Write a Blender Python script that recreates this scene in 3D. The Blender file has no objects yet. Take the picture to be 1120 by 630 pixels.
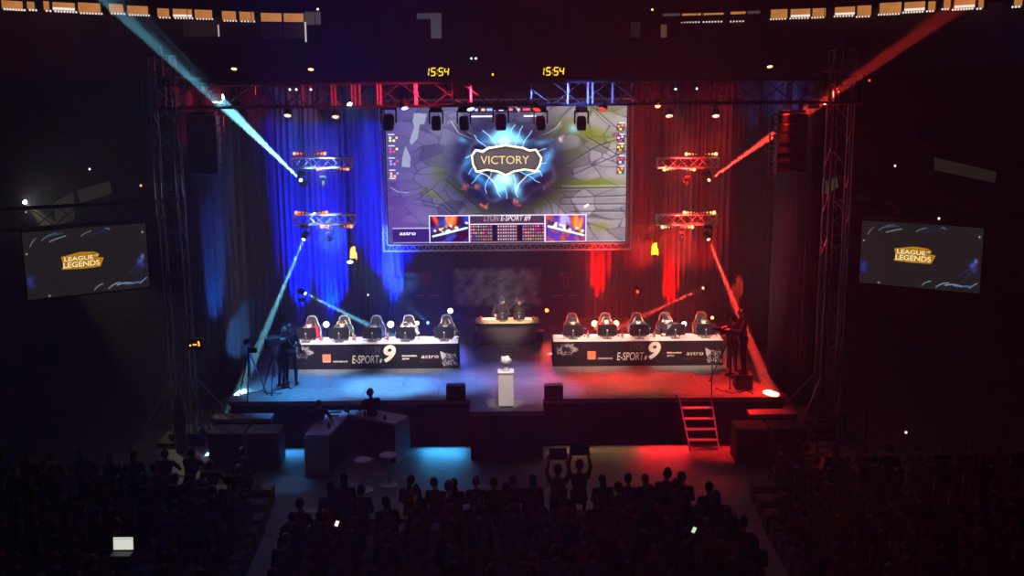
import bpy, bmesh, math, random
import numpy as np
from mathutils import Vector, Matrix
random.seed(7); np.random.seed(7)
C = bpy.context.scene.collection
PI = math.pi
# ------------------------------------------------------------------ camera model (image 1120x630)
F = 1250.0; PIT = math.radians(11.53); ROL = math.radians(.5); CZ = 10.14
SZ = 1.29            # stage deck height
def ray(px, py):
    u = (px-560)/F; v = (315-py)/F
    c, s = math.cos(-ROL), math.sin(-ROL); u, v = u*c-v*s, u*s+v*c
    return Vector((u, math.cos(PIT)+v*math.sin(PIT), -math.sin(PIT)+v*math.cos(PIT)))
def P(px, py, Y):
    r = ray(px, py); return Vector((0, 0, CZ))+r*(Y/r.y)
def PZ(px, py, z):
    r = ray(px, py); return Vector((0, 0, CZ))+r*((z-CZ)/r.z)
def V(*a): return Vector(a)
def s2l(c):
    return tuple((x/255/12.92 if x/255 <= .04045 else ((x/255+.055)/1.055)**2.4) for x in c)

cam = bpy.data.cameras.new('camera'); co = bpy.data.objects.new('camera', cam); C.objects.link(co)
bpy.context.scene.camera = co
cam.sensor_width = 36; cam.lens = 36*F/1120; cam.clip_end = 300
co.location = (0, 0, CZ)
co.rotation_euler = (Matrix.Rotation(PI/2-PIT, 4, 'X')@Matrix.Rotation(-ROL, 4, 'Z')).to_euler()

# ------------------------------------------------------------------ materials
MATS = {}
def mat(name, col, rough=.6, metal=0.0, emit=0.0, var=.15, scale=8.0, ecol=None, spec=.5):
    if name in MATS: return MATS[name]
    m = bpy.data.materials.new(name); m.use_nodes = True; nt = m.node_tree
    b = nt.nodes['Principled BSDF']
    tc = nt.nodes.new('ShaderNodeTexCoord'); n = nt.nodes.new('ShaderNodeTexNoise'); n.inputs['Scale'].default_value = scale
    n.inputs['Detail'].default_value = 3
    nt.links.new(tc.outputs['Object'], n.inputs['Vector'])
    mx = nt.nodes.new('ShaderNodeMix'); mx.data_type = 'RGBA'
    mx.inputs[6].default_value = (*[x*(1-var) for x in col], 1); mx.inputs[7].default_value = (*[min(1, x*(1+var)) for x in col], 1)
    nt.links.new(n.outputs['Fac'], mx.inputs[0]); nt.links.new(mx.outputs[2], b.inputs['Base Color'])
    b.inputs['Roughness'].default_value = rough; b.inputs['Metallic'].default_value = metal
    b.inputs['Specular IOR Level'].default_value = spec
    if emit:
        b.inputs['Emission Color'].default_value = (*(ecol or col), 1); b.inputs['Emission Strength'].default_value = emit
    MATS[name] = m; return m
def emat(name, col, s):
    if name in MATS: return MATS[name]
    m = bpy.data.materials.new(name); m.use_nodes = True; nt = m.node_tree
    for n in list(nt.nodes): nt.nodes.remove(n)
    o = nt.nodes.new('ShaderNodeOutputMaterial'); e = nt.nodes.new('ShaderNodeEmission')
    e.inputs[0].default_value = (*col, 1); e.inputs[1].default_value = s
    nt.links.new(e.outputs[0], o.inputs[0]); m.cycles.emission_sampling = 'NONE'
    MATS[name] = m; return m
def vcmat(name, s):
    m = bpy.data.materials.new(name); m.use_nodes = True; nt = m.node_tree
    for n in list(nt.nodes): nt.nodes.remove(n)
    o = nt.nodes.new('ShaderNodeOutputMaterial'); e = nt.nodes.new('ShaderNodeEmission'); a = nt.nodes.new('ShaderNodeVertexColor')
    a.layer_name = 'Col'; e.inputs[1].default_value = s
    nt.links.new(a.outputs[0], e.inputs[0]); nt.links.new(e.outputs[0], o.inputs[0]); m.cycles.emission_sampling = 'NONE'
    return m
black = mat('black_paint', (.012, .012, .014), .5)
matte = mat('black_cloth', (.008, .008, .009), .95, spec=.1)
alu = mat('aluminium', (.42, .43, .45), .35, .8)
darkmetal = mat('dark_metal', (.06, .06, .065), .4, .7)
whitep = mat('white_laminate', (.75, .74, .72), .35)
greypl = mat('grey_plastic', (.10, .10, .11), .5)
greyp2 = mat('mid_grey_paint', (.2, .19, .2), .6)
cream = mat('cream_lettering', (.86, .80, .66), .6, var=.03, emit=.035)
dimlet = mat('dim_lettering', (.10, .085, .085), .6)
orange = mat('orange_print', (.75, .22, .10), .6, var=.05)
silver = mat('silver_print', (.62, .62, .66), .7, var=.3, scale=30)
glasst = mat('dark_casing', (.012, .012, .016), .5, spec=.2)
skin = mat('skin', (.62, .40, .29), .55, var=.08)
hairb = mat('brown_hair', (.035, .02, .012), .6, var=.4, scale=60)
hairk = mat('black_hair', (.01, .008, .008), .5, var=.4, scale=60)
hairl = mat('fair_hair', (.25, .16, .07), .6, var=.4, scale=60)
eyem = mat('eye', (.02, .015, .015), .3)

# ------------------------------------------------------------------ mesh builder
class MB:
    def __init__(s): s.v = []; s.f = []; s.m = []
    def add(s, vs, fs, mi=0):
        b = len(s.v); s.v += [tuple(x) for x in vs]; s.f += [tuple(i+b for i in f) for f in fs]; s.m += [mi]*len(fs); return s
    def box(s, c, d, R=None, mi=0, bev=0):
        x, y, z = d[0]/2, d[1]/2, d[2]/2
        if bev:
            bm = bmesh.new(); bmesh.ops.create_cube(bm, size=1)
            for v in bm.verts: v.co = Vector((v.co.x*2*x, v.co.y*2*y, v.co.z*2*z))
            bmesh.ops.bevel(bm, geom=bm.edges[:], offset=bev, segments=2, profile=.6, affect='EDGES')
            bm.verts.index_update(); vs = [v.co.copy() for v in bm.verts]; fs = [[v.index for v in f.verts] for f in bm.faces]; bm.free()
        else:
            vs = [Vector((a, b, e)) for a in (-x, x) for b in (-y, y) for e in (-z, z)]
            fs = [(0, 1, 3, 2), (4, 6, 7, 5), (0, 4, 5, 1), (2, 3, 7, 6), (0, 2, 6, 4), (1, 5, 7, 3)]
        if R is not None: vs = [R@v for v in vs]
        c = Vector(c); return s.add([v+c for v in vs], fs, mi)
    def cyl(s, a, b, r, r2=None, n=10, caps=True, mi=0):
        a = Vector(a); b = Vector(b); r2 = r if r2 is None else r2
        d = (b-a).normalized(); q = d.orthogonal().normalized(); w = d.cross(q)
        vs = []
        for p, rr in ((a, r), (b, r2)):
            for i in range(n):
                t = 2*PI*i/n; vs.append(p+(q*math.cos(t)+w*math.sin(t))*rr)
        fs = [(i, (i+1) % n, n+(i+1) % n, n+i) for i in range(n)]
        if caps: fs += [tuple(range(n-1, -1, -1)), tuple(range(n, 2*n))]
        return s.add(vs, fs, mi)
    def tube(s, pts, r, n=8, mi=0):
        for a, b in zip(pts, pts[1:]): s.cyl(a, b, r, n=n, mi=mi)
        return s
    def ell(s, c, r, n=12, k=8, R=None, mi=0, fn=None):
        if not hasattr(r, '__len__'): r = (r, r, r)
        vs = []; c = Vector(c)
        for j in range(k+1):
            ph = PI*j/k
            for i in range(n):
                th = 2*PI*i/n
                v = Vector((math.sin(ph)*math.cos(th), math.sin(ph)*math.sin(th), math.cos(ph)))
                if fn: v = v*fn(v)
                v = Vector((v.x*r[0], v.y*r[1], v.z*r[2]))
                vs.append((R@v if R is not None else v)+c)
        fs = [(j*n+i, (j+1)*n+i, (j+1)*n+(i+1) % n, j*n+(i+1) % n) for j in range(k) for i in range(n)]
        return s.add(vs, fs, mi)
    def lathe(s, prof, c=(0, 0, 0), n=20, R=None, mi=0):
        c = Vector(c); vs = []
        for r, z in prof:
            for i in range(n):
                t = 2*PI*i/n; v = Vector((r*math.cos(t), r*math.sin(t), z)); vs.append((R@v if R is not None else v)+c)
        k = len(prof)
        fs = [(j*n+i, j*n+(i+1) % n, (j+1)*n+(i+1) % n, (j+1)*n+i) for j in range(k-1) for i in range(n)]
        return s.add(vs, fs, mi)
    def prism(s, poly, a, b, axis='z', mi=0):
        f = {'z': lambda p, h: (p[0], p[1], h), 'y': lambda p, h: (p[0], h, p[1]), 'x': lambda p, h: (h, p[0], p[1])}[axis]
        n = len(poly); vs = [f(p, a) for p in poly]+[f(p, b) for p in poly]
        fs = [tuple(range(n-1, -1, -1)), tuple(range(n, 2*n))]+[(i, (i+1) % n, n+(i+1) % n, n+i) for i in range(n)]
        return s.add(vs, fs, mi)
    def mesh(s, name, mats):
        me = bpy.data.meshes.new(name); me.from_pydata(s.v, [], s.f)
        for m in (mats if isinstance(mats, (list, tuple)) else [mats]): me.materials.append(m)
        me.polygons.foreach_set('material_index', s.m)
        bm = bmesh.new(); bm.from_mesh(me); bmesh.ops.remove_doubles(bm, verts=bm.verts[:], dist=1e-5)
        bmesh.ops.recalc_face_normals(bm, faces=bm.faces[:]); bm.to_mesh(me); bm.free()
        me.update(); return me
    def build(s, name, mats, parent=None, loc=(0, 0, 0), rot=(0, 0, 0), smooth=False):
        me = s.mesh(name, mats)
        if smooth:
            me.polygons.foreach_set('use_smooth', [True]*len(me.polygons))
        o = bpy.data.objects.new(name, me); C.objects.link(o); o.parent = parent; o.location = loc; o.rotation_euler = rot
        return o
def tag(o, label=None, cat=None, group=None, kind=None):
    if label: o['label'] = label
    if cat: o['category'] = cat
    if group: o['group'] = group
    if kind: o['kind'] = kind
    return o
def thing(name, label, cat, loc=(0, 0, 0), rotz=0, group=None):
    o = bpy.data.objects.new(name, None); C.objects.link(o); o.empty_display_size = .1
    o.location = loc; o.rotation_euler = (0, 0, rotz) if not hasattr(rotz, '__len__') else rotz
    return tag(o, label, cat, group)
def struct(o): o['kind'] = 'structure'; return o
def copy_tree(o, parent=None):
    c = o.copy(); C.objects.link(c); c.parent = parent
    for ch in [x for x in KIDS.get(o.name, [])]: copy_tree(ch, c)
    return c
KIDS = {}
def index_kids(o):
    KIDS[o.name] = list(o.children)
    for c in o.children: index_kids(c)
def spawn(proto, used, loc, rotz=0, label=None, group=None):
    o = proto if not used else copy_tree(proto)
    o.location = loc; o.rotation_euler = (0, 0, rotz)
    if label: o['label'] = label
    if group: o['group'] = group
    return o
def aim(a, b):
    return (Vector(b)-Vector(a)).to_track_quat('-Z', 'Y').to_euler()
def spot(a, b, e, col, size, r=.04, blend=.3, name='spot'):
    l = bpy.data.lights.new(name, 'SPOT'); o = bpy.data.objects.new(name, l); C.objects.link(o)
    l.energy = e; l.color = col; l.spot_size = math.radians(size); l.spot_blend = blend; l.shadow_soft_size = r
    o.location = a; o.rotation_euler = aim(a, b); return o
def area(a, b, e, col, sx, sy, name='area'):
    l = bpy.data.lights.new(name, 'AREA'); o = bpy.data.objects.new(name, l); C.objects.link(o)
    l.shape = 'RECTANGLE'; l.size = sx; l.size_y = sy; l.energy = e; l.color = col
    o.location = a; o.rotation_euler = aim(a, b); return o
def text(s, name, m, parent, loc, h, width=None, shear=0, bold=0, rot=(PI/2, 0, 0), ext=.002, font_w=None, align='CENTER'):
    cu = bpy.data.curves.new(name, 'FONT'); cu.body = s; cu.size = 1; cu.shear = shear; cu.offset = bold; cu.extrude = ext/h; cu.resolution_u = 4
    t = bpy.data.objects.new(name+'_tmp', cu); C.objects.link(t)
    dg = bpy.context.evaluated_depsgraph_get(); me = bpy.data.meshes.new_from_object(t.evaluated_get(dg)); bpy.data.objects.remove(t)
    xs = [v.co.x for v in me.vertices]; ys = [v.co.y for v in me.vertices]
    w = max(xs)-min(xs); hh = max(ys)-min(ys); sy = h/hh; sx = (width/w) if width else sy
    cx, cy = (max(xs)+min(xs))/2, (max(ys)+min(ys))/2
    for v in me.vertices: v.co = Vector(((v.co.x-cx)*sx, (v.co.y-cy)*sy, v.co.z*h))
    me.materials.clear(); me.materials.append(m)
    o = bpy.data.objects.new(name, me); C.objects.link(o); o.parent = parent; o.location = loc; o.rotation_euler = rot
    return o

# ------------------------------------------------------------------ human figures
def rot_to(d, up=(0, 0, 1)):
    return Vector(d).to_track_quat('Z', 'Y').to_matrix()
def figure_mesh(name, segs, ells, mats, voxel=.011):
    """segs: (a, b, ra, rb, mat)   ells: (c, (rx,ry,rz), R, mat) -> one continuous remeshed skin"""
    m = MB()
    for a, b, ra, rb, mi in segs:
        m.cyl(a, b, ra, rb, n=10); m.ell(a, ra, 10, 6); m.ell(b, rb, 10, 6)
    for c, r, R, mi in ells: m.ell(c, r, 16, 12, R=R)
    me = m.mesh('tmp', mats[0]); o = bpy.data.objects.new('tmp', me); C.objects.link(o)
    r = o.modifiers.new('r', 'REMESH'); r.mode = 'VOXEL'; r.voxel_size = voxel; r.use_smooth_shade = True
    s = o.modifiers.new('s', 'SMOOTH'); s.iterations = 3; s.factor = .4
    dg = bpy.context.evaluated_depsgraph_get(); out = bpy.data.meshes.new_from_object(o.evaluated_get(dg)); bpy.data.objects.remove(o)
    out.name = name; out.materials.clear()
    for k in mats: out.materials.append(k)
    n = len(out.polygons); ce = np.zeros(n*3); out.polygons.foreach_get('center', ce); ce = ce.reshape(-1, 3)
    best = np.full(n, 1e9); idx = np.zeros(n, int)
    for a, b, ra, rb, mi in segs:
        a = np.array(a); d = np.array(b)-a; L = max(1e-9, d@d); t = np.clip((ce-a)@d/L, 0, 1)
        q = np.linalg.norm(ce-(a+t[:, None]*d), axis=1)-(ra+(rb-ra)*t)
        k = q < best; best[k] = q[k]; idx[k] = mi
    for c, r, R, mi in ells:
        p = ce-np.array(c)
        if R is not None: p = p@np.array(R)
        r = np.array(r); q = (np.linalg.norm(p/r, axis=1)-1)*r.min()
        k = q < best; best[k] = q[k]; idx[k] = mi
    out.polygons.foreach_set('material_index', idx.astype(np.int32)); out.polygons.foreach_set('use_smooth', [True]*n)
    return out
def person(root, J, mats, voxel=.011, fingers=True, hair=None, hair_long=0, headset=None, cap=None, hm=None):
    """mats = [skin, shirt, trousers, shoes, eye]; J in root-local metres, facing given by J['face']"""
    f = Vector(J['face']).normalized(); up = Vector(J.get('up', (0, 0, 1))); side = up.cross(f).normalized(); up = f.cross(side).normalized()  # side = person's left
    H = Vector(J['head']); hR = Matrix((side, f, up)).transposed()
    nk = Vector(J['neck']); pv = Vector(J['hip']); ch = Vector(J['chest'])
    segs = []; el = []
    el.append((H, (.076, .095, .112), hR, 0)); el.append((H+f*.028-up*.065, (.052, .058, .05), hR, 0))
    segs.append((H+f*.092-up*.005, H+f*.112-up*.032, .010, .014, 0))                      # nose
    segs.append((H+f*.083-up*.062-side*.02, H+f*.083-up*.062+side*.02, .010, .010, 5 if len(mats) > 5 else 0))
    for s_ in (-1, 1):
        el.append((H+side*s_*.078-f*.005-up*.01, (.012, .02, .03), hR, 0))
        el.append((H+side*s_*.032+f*.083+up*.012, (.013, .011, .008), hR, 4))
        segs.append((H+side*s_*.018+f*.090+up*.032, H+side*s_*.048+f*.078+up*.032, .008, .007, 0))
    segs.append((H-up*.06-f*.015, nk, .052, .056, 0))
    sp = (ch-pv).normalized(); L_, R_ = Vector(J['Lsh']), Vector(J['Rsh']); sd = (L_-R_).normalized(); fr = sd.cross(sp).normalized(); tR = Matrix((sd, fr, sp)).transposed()
    el.append((pv, (.165, .115, .13), tR, 2)); el.append((pv.lerp(ch, .45), (.145, .10, .17), tR, 1)); el.append((ch, (.172, .112, .19), tR, 1))
    segs.append((L_, R_, .062, .062, 1)); segs.append((nk-sp*.02, ch+sp*.08, .065, .10, 1))
    for s_ in 'LR':
        a, b, c = Vector(J[s_+'sh']), Vector(J[s_+'el']), Vector(J[s_+'wr'])
        segs.append((a, b, .056, .042, 1)); segs.append((b, c, .041, .030, 1)); 
        hd = Vector(J.get(s_+'hd', c-b)).normalized(); pn = Vector(J.get(s_+'pn', (0, 0, -1))); pn = (pn-hd*pn.dot(hd)).normalized(); sw = hd.cross(pn).normalized()*(1 if s_ == 'L' else -1)
        segs.append((c, c+hd*.02, .028, .028, 0))
        if fingers:
            pc = c+hd*.055; el.append((pc, (.042, .05, .017), Matrix((sw, hd, pn)).transposed(), 0))
            for i, ln in enumerate((.068, .076, .070, .055)):
                b0 = c+hd*.09+sw*(.030-.020*i); k1 = b0+(hd+pn*.25).normalized()*ln*.5; k2 = k1+(hd+pn*1.0).normalized()*ln*.5
                segs.append((b0-hd*.03, b0, .010, .010, 0)); segs.append((b0, k1, .0095, .009, 0)); segs.append((k1, k2, .009, .008, 0))
            t0 = c+hd*.03+sw*.03; t1 = t0+(hd*.6+sw*.8).normalized()*.04; t2 = t1+(hd+pn*.5+sw*.1).normalized()*.03
            segs.append((t0, t1, .012, .011, 0)); segs.append((t1, t2, .011, .009, 0))
        else: el.append((c+hd*.07, (.035, .022, .07), rot_to(hd), 0))
        h, k, an = Vector(J[s_+'hip']), Vector(J[s_+'kn']), Vector(J[s_+'an'])
        segs.append((h, k, .085, .058, 2)); segs.append((k, an, .056, .038, 2))
        to = Vector(J.get(s_+'to', (0, -1, 0))).normalized()
        segs.append((an-Vector((0, 0, .035))-to*.04, an-Vector((0, 0, .045))+to*.15, .038, .033, 3))
    me = figure_mesh('body', segs, el, mats, voxel)
    b = bpy.data.objects.new('body', me); C.objects.link(b); b.parent = root
    if hair:
        m = MB(); rnd = random.Random(int(H.x*1000)+int(H.z*7777)+len(root.name))
        ph = rnd.random()*6
        def fn(v):
            face = max(0, v.y); 
            return 1+.03*math.sin(v.x*9+ph)*math.sin(v.z*11)+.02*math.sin(v.y*23+ph)
        m.ell((0, 0, 0), (.088, .106, .122), 20, 14, fn=fn)
        keep = []
        for q in m.f:
            cz = sum(m.v[i][2] for i in q)/4; cy = sum(m.v[i][1] for i in q)/4
            lim = .035+.02*math.sin(ph) if cy > .03 else (-.02 if cy > -.02 else -.075)
            if cz > lim: keep.append(q)
        m.f = keep; m.m = [0]*len(keep)
        if hair_long: m.ell((0, -.055, -.10-hair_long*.4), (.085, .05, .10+hair_long*.5), 14, 10)
        m.v = [tuple(hR@Vector(v)+H+up*.004-f*.004) for v in m.v]
        ho = m.build('hair', hair, root, smooth=True)
        if not hair_long:
            so = ho.modifiers.new('s', 'SOLIDIFY'); so.thickness = .012; so.offset = 0
    if cap:
        m = MB(); m.ell((0, 0, .02), (.092, .108, .105), 18, 12); m.f = [q for q in m.f if sum(m.v[i][2] for i in q)/4 > .03]; m.m = [0]*len(m.f)
        m.box((0, .13, .035), (.13, .09, .012), bev=.005)
        m.v = [tuple(hR@Vector(v)+H) for v in m.v]; m.build('cap', cap, root, smooth=True)
    if headset:
        m = MB(); pts = [Vector((.098*math.cos(t), 0, .128*math.sin(t)+.0)) for t in [PI*i/12 for i in range(13)]]
        m.tube(pts, .009, 8); 
        for s_ in (-1, 1): m.cyl((s_*.078, 0, -.01), (s_*.112, 0, -.01), .045, .038, 14)
        m.tube([Vector((.1, .02, -.03)), Vector((.075, .08, -.06)), Vector((.04, .11, -.065))], .005, 6)
        m.v = [tuple(hR@Vector(v)+H) for v in m.v]; m.build('headset', headset, root, smooth=True)
    return b
def seated(hy=0.0, lean=.12, head=(0, -.24, 1.16), face=(0, -1, -.35), hands='desk', seat=.46, tw=0):
    J = dict(hip=(0, .02, seat+.09), chest=(0, -lean*.8, seat+.40), neck=(0, -lean*1.25, seat+.60), head=head, face=face,
             Lsh=(-.0+.185, -lean*1.1, seat+.53), Rsh=(-.185, -lean*1.1, seat+.53),
             Lhip=(.09, 0, seat+.06), Rhip=(-.09, 0, seat+.06), Lkn=(.13, -.44, seat+.06), Rkn=(-.13, -.44, seat+.06),
             Lan=(.13, -.40, .09), Ran=(-.13, -.40, .09))
    if hands == 'desk':
        J.update(Lel=(.27, -.22-lean, seat+.30), Rel=(-.27, -.22-lean, seat+.30), Lwr=(.16, -.46-lean*.6, seat+.335), Rwr=(-.17, -.46-lean*.6, seat+.335),
                 Lhd=(-.1, -1, 0), Rhd=(.05, -1, 0))
    elif hands == 'head':
        hx, hy_, hz = head
        J.update(Lel=(.33, hy_-.10, hz-.20), Rel=(-.33, hy_-.10, hz-.20), Lwr=(.14, hy_-.0, hz-.01), Rwr=(-.14, hy_-.0, hz-.01),
                 Lhd=(-.35, .1, 1), Rhd=(.35, .1, 1), Lpn=(-1, 0, -.3), Rpn=(1, 0, -.3))
    elif hands == 'ear':
        hx, hy_, hz = head
        J.update(Lel=(.34, hy_-.05, hz-.20), Rel=(-.30, -.2-lean, seat+.30), Lwr=(.15, hy_-.02, hz-.03), Rwr=(-.14, -.46-lean*.6, seat+.335),
                 Lhd=(-.2, .1, 1), Rhd=(.1, -1, 0), Lpn=(-1, 0, 0))
    elif hands == 'lap':
        J.update(Lel=(.24, -.12-lean*.5, seat+.26), Rel=(-.24, -.12-lean*.5, seat+.26), Lwr=(.10, -.34, seat+.17), Rwr=(-.10, -.34, seat+.17), Lhd=(-.4, -1, -.1), Rhd=(.4, -1, -.1))
    elif hands == 'up':
        J.update(Lel=(.24, -.08, seat+.76), Rel=(-.24, -.08, seat+.76), Lwr=(.19, -.06, seat+1.00), Rwr=(-.19, -.06, seat+1.00), Lhd=(0, 0, 1), Rhd=(0, 0, 1), Lpn=(0, -1, 0), Rpn=(0, -1, 0))
    return J
def standing(face=(0, -1, -.1), hands='down', h=1.0, lean=0):
    J = dict(hip=(0, 0, .95*h), chest=(0, -lean, 1.28*h), neck=(0, -lean*1.3, 1.48*h), head=(0, -lean*1.5-.02, 1.62*h), face=face,
             Lsh=(.185, -lean*1.2, 1.42*h), Rsh=(-.185, -lean*1.2, 1.42*h), Lhip=(.09, 0, .92*h), Rhip=(-.09, 0, .92*h),
             Lkn=(.12, -.02, .50*h), Rkn=(-.12, -.02, .50*h), Lan=(.13, .03, .08), Ran=(-.13, .03, .08))
    if hands == 'down':
        J.update(Lel=(.27, .02-lean*.5, 1.14*h), Rel=(-.27, .02-lean*.5, 1.14*h), Lwr=(.27, -.08-lean, .90*h), Rwr=(-.27, -.08-lean, .90*h), Lhd=(0, -.1, -1), Rhd=(0, -.1, -1), Lpn=(-1, 0, 0), Rpn=(1, 0, 0))
    else:  # arms forward on something
        J.update(Lel=(.28, -.14-lean, 1.18*h), Rel=(-.28, -.14-lean, 1.18*h), Lwr=(.16, -.38-lean, 1.24*h), Rwr=(-.16, -.38-lean, 1.24*h), Lhd=(-.2, -1, 0), Rhd=(.2, -1, 0))
    return J
def cloth(name, c): return mat(name, c, .85, var=.2, scale=25, spec=.2)
# ================================================================== ROOM
def floormat():
    m = bpy.data.materials.new('hall_floor'); m.use_nodes = True; nt = m.node_tree; b = nt.nodes['Principled BSDF']
    tc = nt.nodes.new('ShaderNodeTexCoord'); n = nt.nodes.new('ShaderNodeTexNoise'); n.inputs['Scale'].default_value = 1.7; n.inputs['Detail'].default_value = 8
    r = nt.nodes.new('ShaderNodeValToRGB'); r.color_ramp.elements[0].position = .3; r.color_ramp.elements[1].position = .8
    r.color_ramp.elements[0].color = (.15, .15, .16, 1); r.color_ramp.elements[1].color = (.27, .27, .28, 1)
    nt.links.new(tc.outputs['Object'], n.inputs['Vector']); nt.links.new(n.outputs['Fac'], r.inputs[0]); nt.links.new(r.outputs[0], b.inputs['Base Color']); b.inputs['Roughness'].default_value = .55
    return m
def deckmat():
    m = bpy.data.materials.new('stage_plywood'); m.use_nodes = True; nt = m.node_tree; b = nt.nodes['Principled BSDF']
    tc = nt.nodes.new('ShaderNodeTexCoord'); br = nt.nodes.new('ShaderNodeTexBrick'); br.inputs['Scale'].default_value = 1
    br.inputs['Brick Width'].default_value = 2.0; br.inputs['Row Height'].default_value = 1.0; br.inputs['Mortar Size'].default_value = .012; br.offset = .5
    br.inputs['Color1'].default_value = (.13, .122, .115, 1); br.inputs['Color2'].default_value = (.20, .19, .18, 1); br.inputs['Mortar'].default_value = (.05, .047, .045, 1)
    n = nt.nodes.new('ShaderNodeTexNoise'); n.inputs['Scale'].default_value = 9; n.inputs['Detail'].default_value = 8; n.inputs['Roughness'].default_value = .7
    mp = nt.nodes.new('ShaderNodeMapping'); mp.inputs['Scale'].default_value = (.6, 2.5, 1)
    nt.links.new(tc.outputs['Object'], br.inputs['Vector']); nt.links.new(tc.outputs['Object'], mp.inputs[0]); nt.links.new(mp.outputs[0], n.inputs['Vector'])
    rp = nt.nodes.new('ShaderNodeValToRGB'); rp.color_ramp.elements[0].position = .3; rp.color_ramp.elements[1].position = .7; rp.color_ramp.elements[0].color = (.45, .45, .45, 1); rp.color_ramp.elements[1].color = (1.45, 1.45, 1.45, 1)
    nt.links.new(n.outputs['Fac'], rp.inputs[0])
    mx = nt.nodes.new('ShaderNodeMix'); mx.data_type = 'RGBA'; mx.blend_type = 'MULTIPLY'; mx.inputs[0].default_value = 1
    nt.links.new(br.outputs[0], mx.inputs[6]); nt.links.new(rp.outputs[0], mx.inputs[7]); nt.links.new(mx.outputs[2], b.inputs['Base Color']); b.inputs['Roughness'].default_value = .42
    bp = nt.nodes.new('ShaderNodeBump'); bp.inputs['Strength'].default_value = .25; bp.inputs['Distance'].default_value = .01; nt.links.new(n.outputs['Fac'], bp.inputs['Height']); nt.links.new(bp.outputs[0], b.inputs['Normal'])
    return m
hallf = floormat(); deck = deckmat()
darkwall = mat('dark_hall_wall', (.03, .03, .035), .9)
struct(MB().box((0, 33, -.1), (60, 76, .2)).build('floor', hallf))
struct(MB().box((0, 33, 22), (60, 76, .3)).build('ceiling', darkwall))
struct(MB().box((-30, 33, 11), (.3, 76, 22)).build('wall_left', darkwall))
struct(MB().box((30, 33, 11), (.3, 76, 22)).build('wall_right', darkwall))
struct(MB().box((0, 71, 11), (60, .3, 22)).build('wall_back', darkwall))

# ---- upper gallery: curved wall carrying the row of lit boxes
def curveY(px):
    t = abs(px-560)/560.0
    return 64-19*t**1.6
ring = mat('gallery_concrete', (.05, .046, .05), .9)
g = MB(); top = []; bot = []
for i in range(41):
    px = -140+1400*i/40; Y = curveY(px); X = (px-560)/F*Y*1.02
    for z, dy in ((9.2, 0), (12.05, 0), (12.05, 2.4), (9.2, 2.4)): g.v.append((X, Y+dy, z))
for i in range(40):
    for j in range(4): g.f.append((i*4+j, (i+1)*4+j, (i+1)*4+(j+1) % 4, i*4+(j+1) % 4)); g.m.append(0)
struct(g.build('wall_gallery', ring))
# raked dark seating banks either side behind the hanging screens
bankm = mat('empty_seating', (.035, .03, .035), .85)
for s in (-1, 1):
    m = MB()
    for k in range(9):
        Yb = 44-k*.2; x0 = s*(13.5+k*1.0); m.box((x0+s*.5, 44, 1.6+k*.78), (1.0, 22, .8))
    struct(m.build('floor_stand_'+('left' if s < 0 else 'right'), bankm))
blindA = None
def blind_mat():
    m = bpy.data.materials.new('lit_blind'); m.use_nodes = True; nt = m.node_tree
    for n in list(nt.nodes): nt.nodes.remove(n)
    o = nt.nodes.new('ShaderNodeOutputMaterial'); e = nt.nodes.new('ShaderNodeEmission'); tc = nt.nodes.new('ShaderNodeTexCoord')
    w = nt.nodes.new('ShaderNodeTexWave'); w.inputs['Scale'].default_value = 9; w.inputs['Distortion'].default_value = .6; w.bands_direction = 'X'
    n = nt.nodes.new('ShaderNodeTexNoise'); n.inputs['Scale'].default_value = 1.5
    r = nt.nodes.new('ShaderNodeValToRGB'); r.color_ramp.elements[0].color = (*s2l((140, 82, 40)), 1); r.color_ramp.elements[1].color = (*s2l((200, 130, 68)), 1)
    ad = nt.nodes.new('ShaderNodeMath'); ad.operation = 'MULTIPLY_ADD'; ad.inputs[1].default_value = .35
    nt.links.new(tc.outputs['Object'], w.inputs['Vector']); nt.links.new(tc.outputs['Object'], n.inputs['Vector'])
    nt.links.new(w.outputs['Fac'], ad.inputs[0]); nt.links.new(n.outputs['Fac'], ad.inputs[2]); nt.links.new(ad.outputs[0], r.inputs[0])
    nt.links.new(r.outputs[0], e.inputs[0]); e.inputs[1].default_value = 1.05; nt.links.new(e.outputs[0], o.inputs[0]); m.cycles.emission_sampling = 'NONE'
    return m
blindm = blind_mat(); beadm = emat('string_bulb', s2l((225, 215, 205)), 1.3); greyglow = emat('dim_lit_panel', s2l((62, 56, 60)), 1.2)  # string_bulb: glow for the beads that stand in for reflected light
whiteglow = emat('bright_lit_panel', s2l((235, 225, 215)), 1.2)
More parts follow.
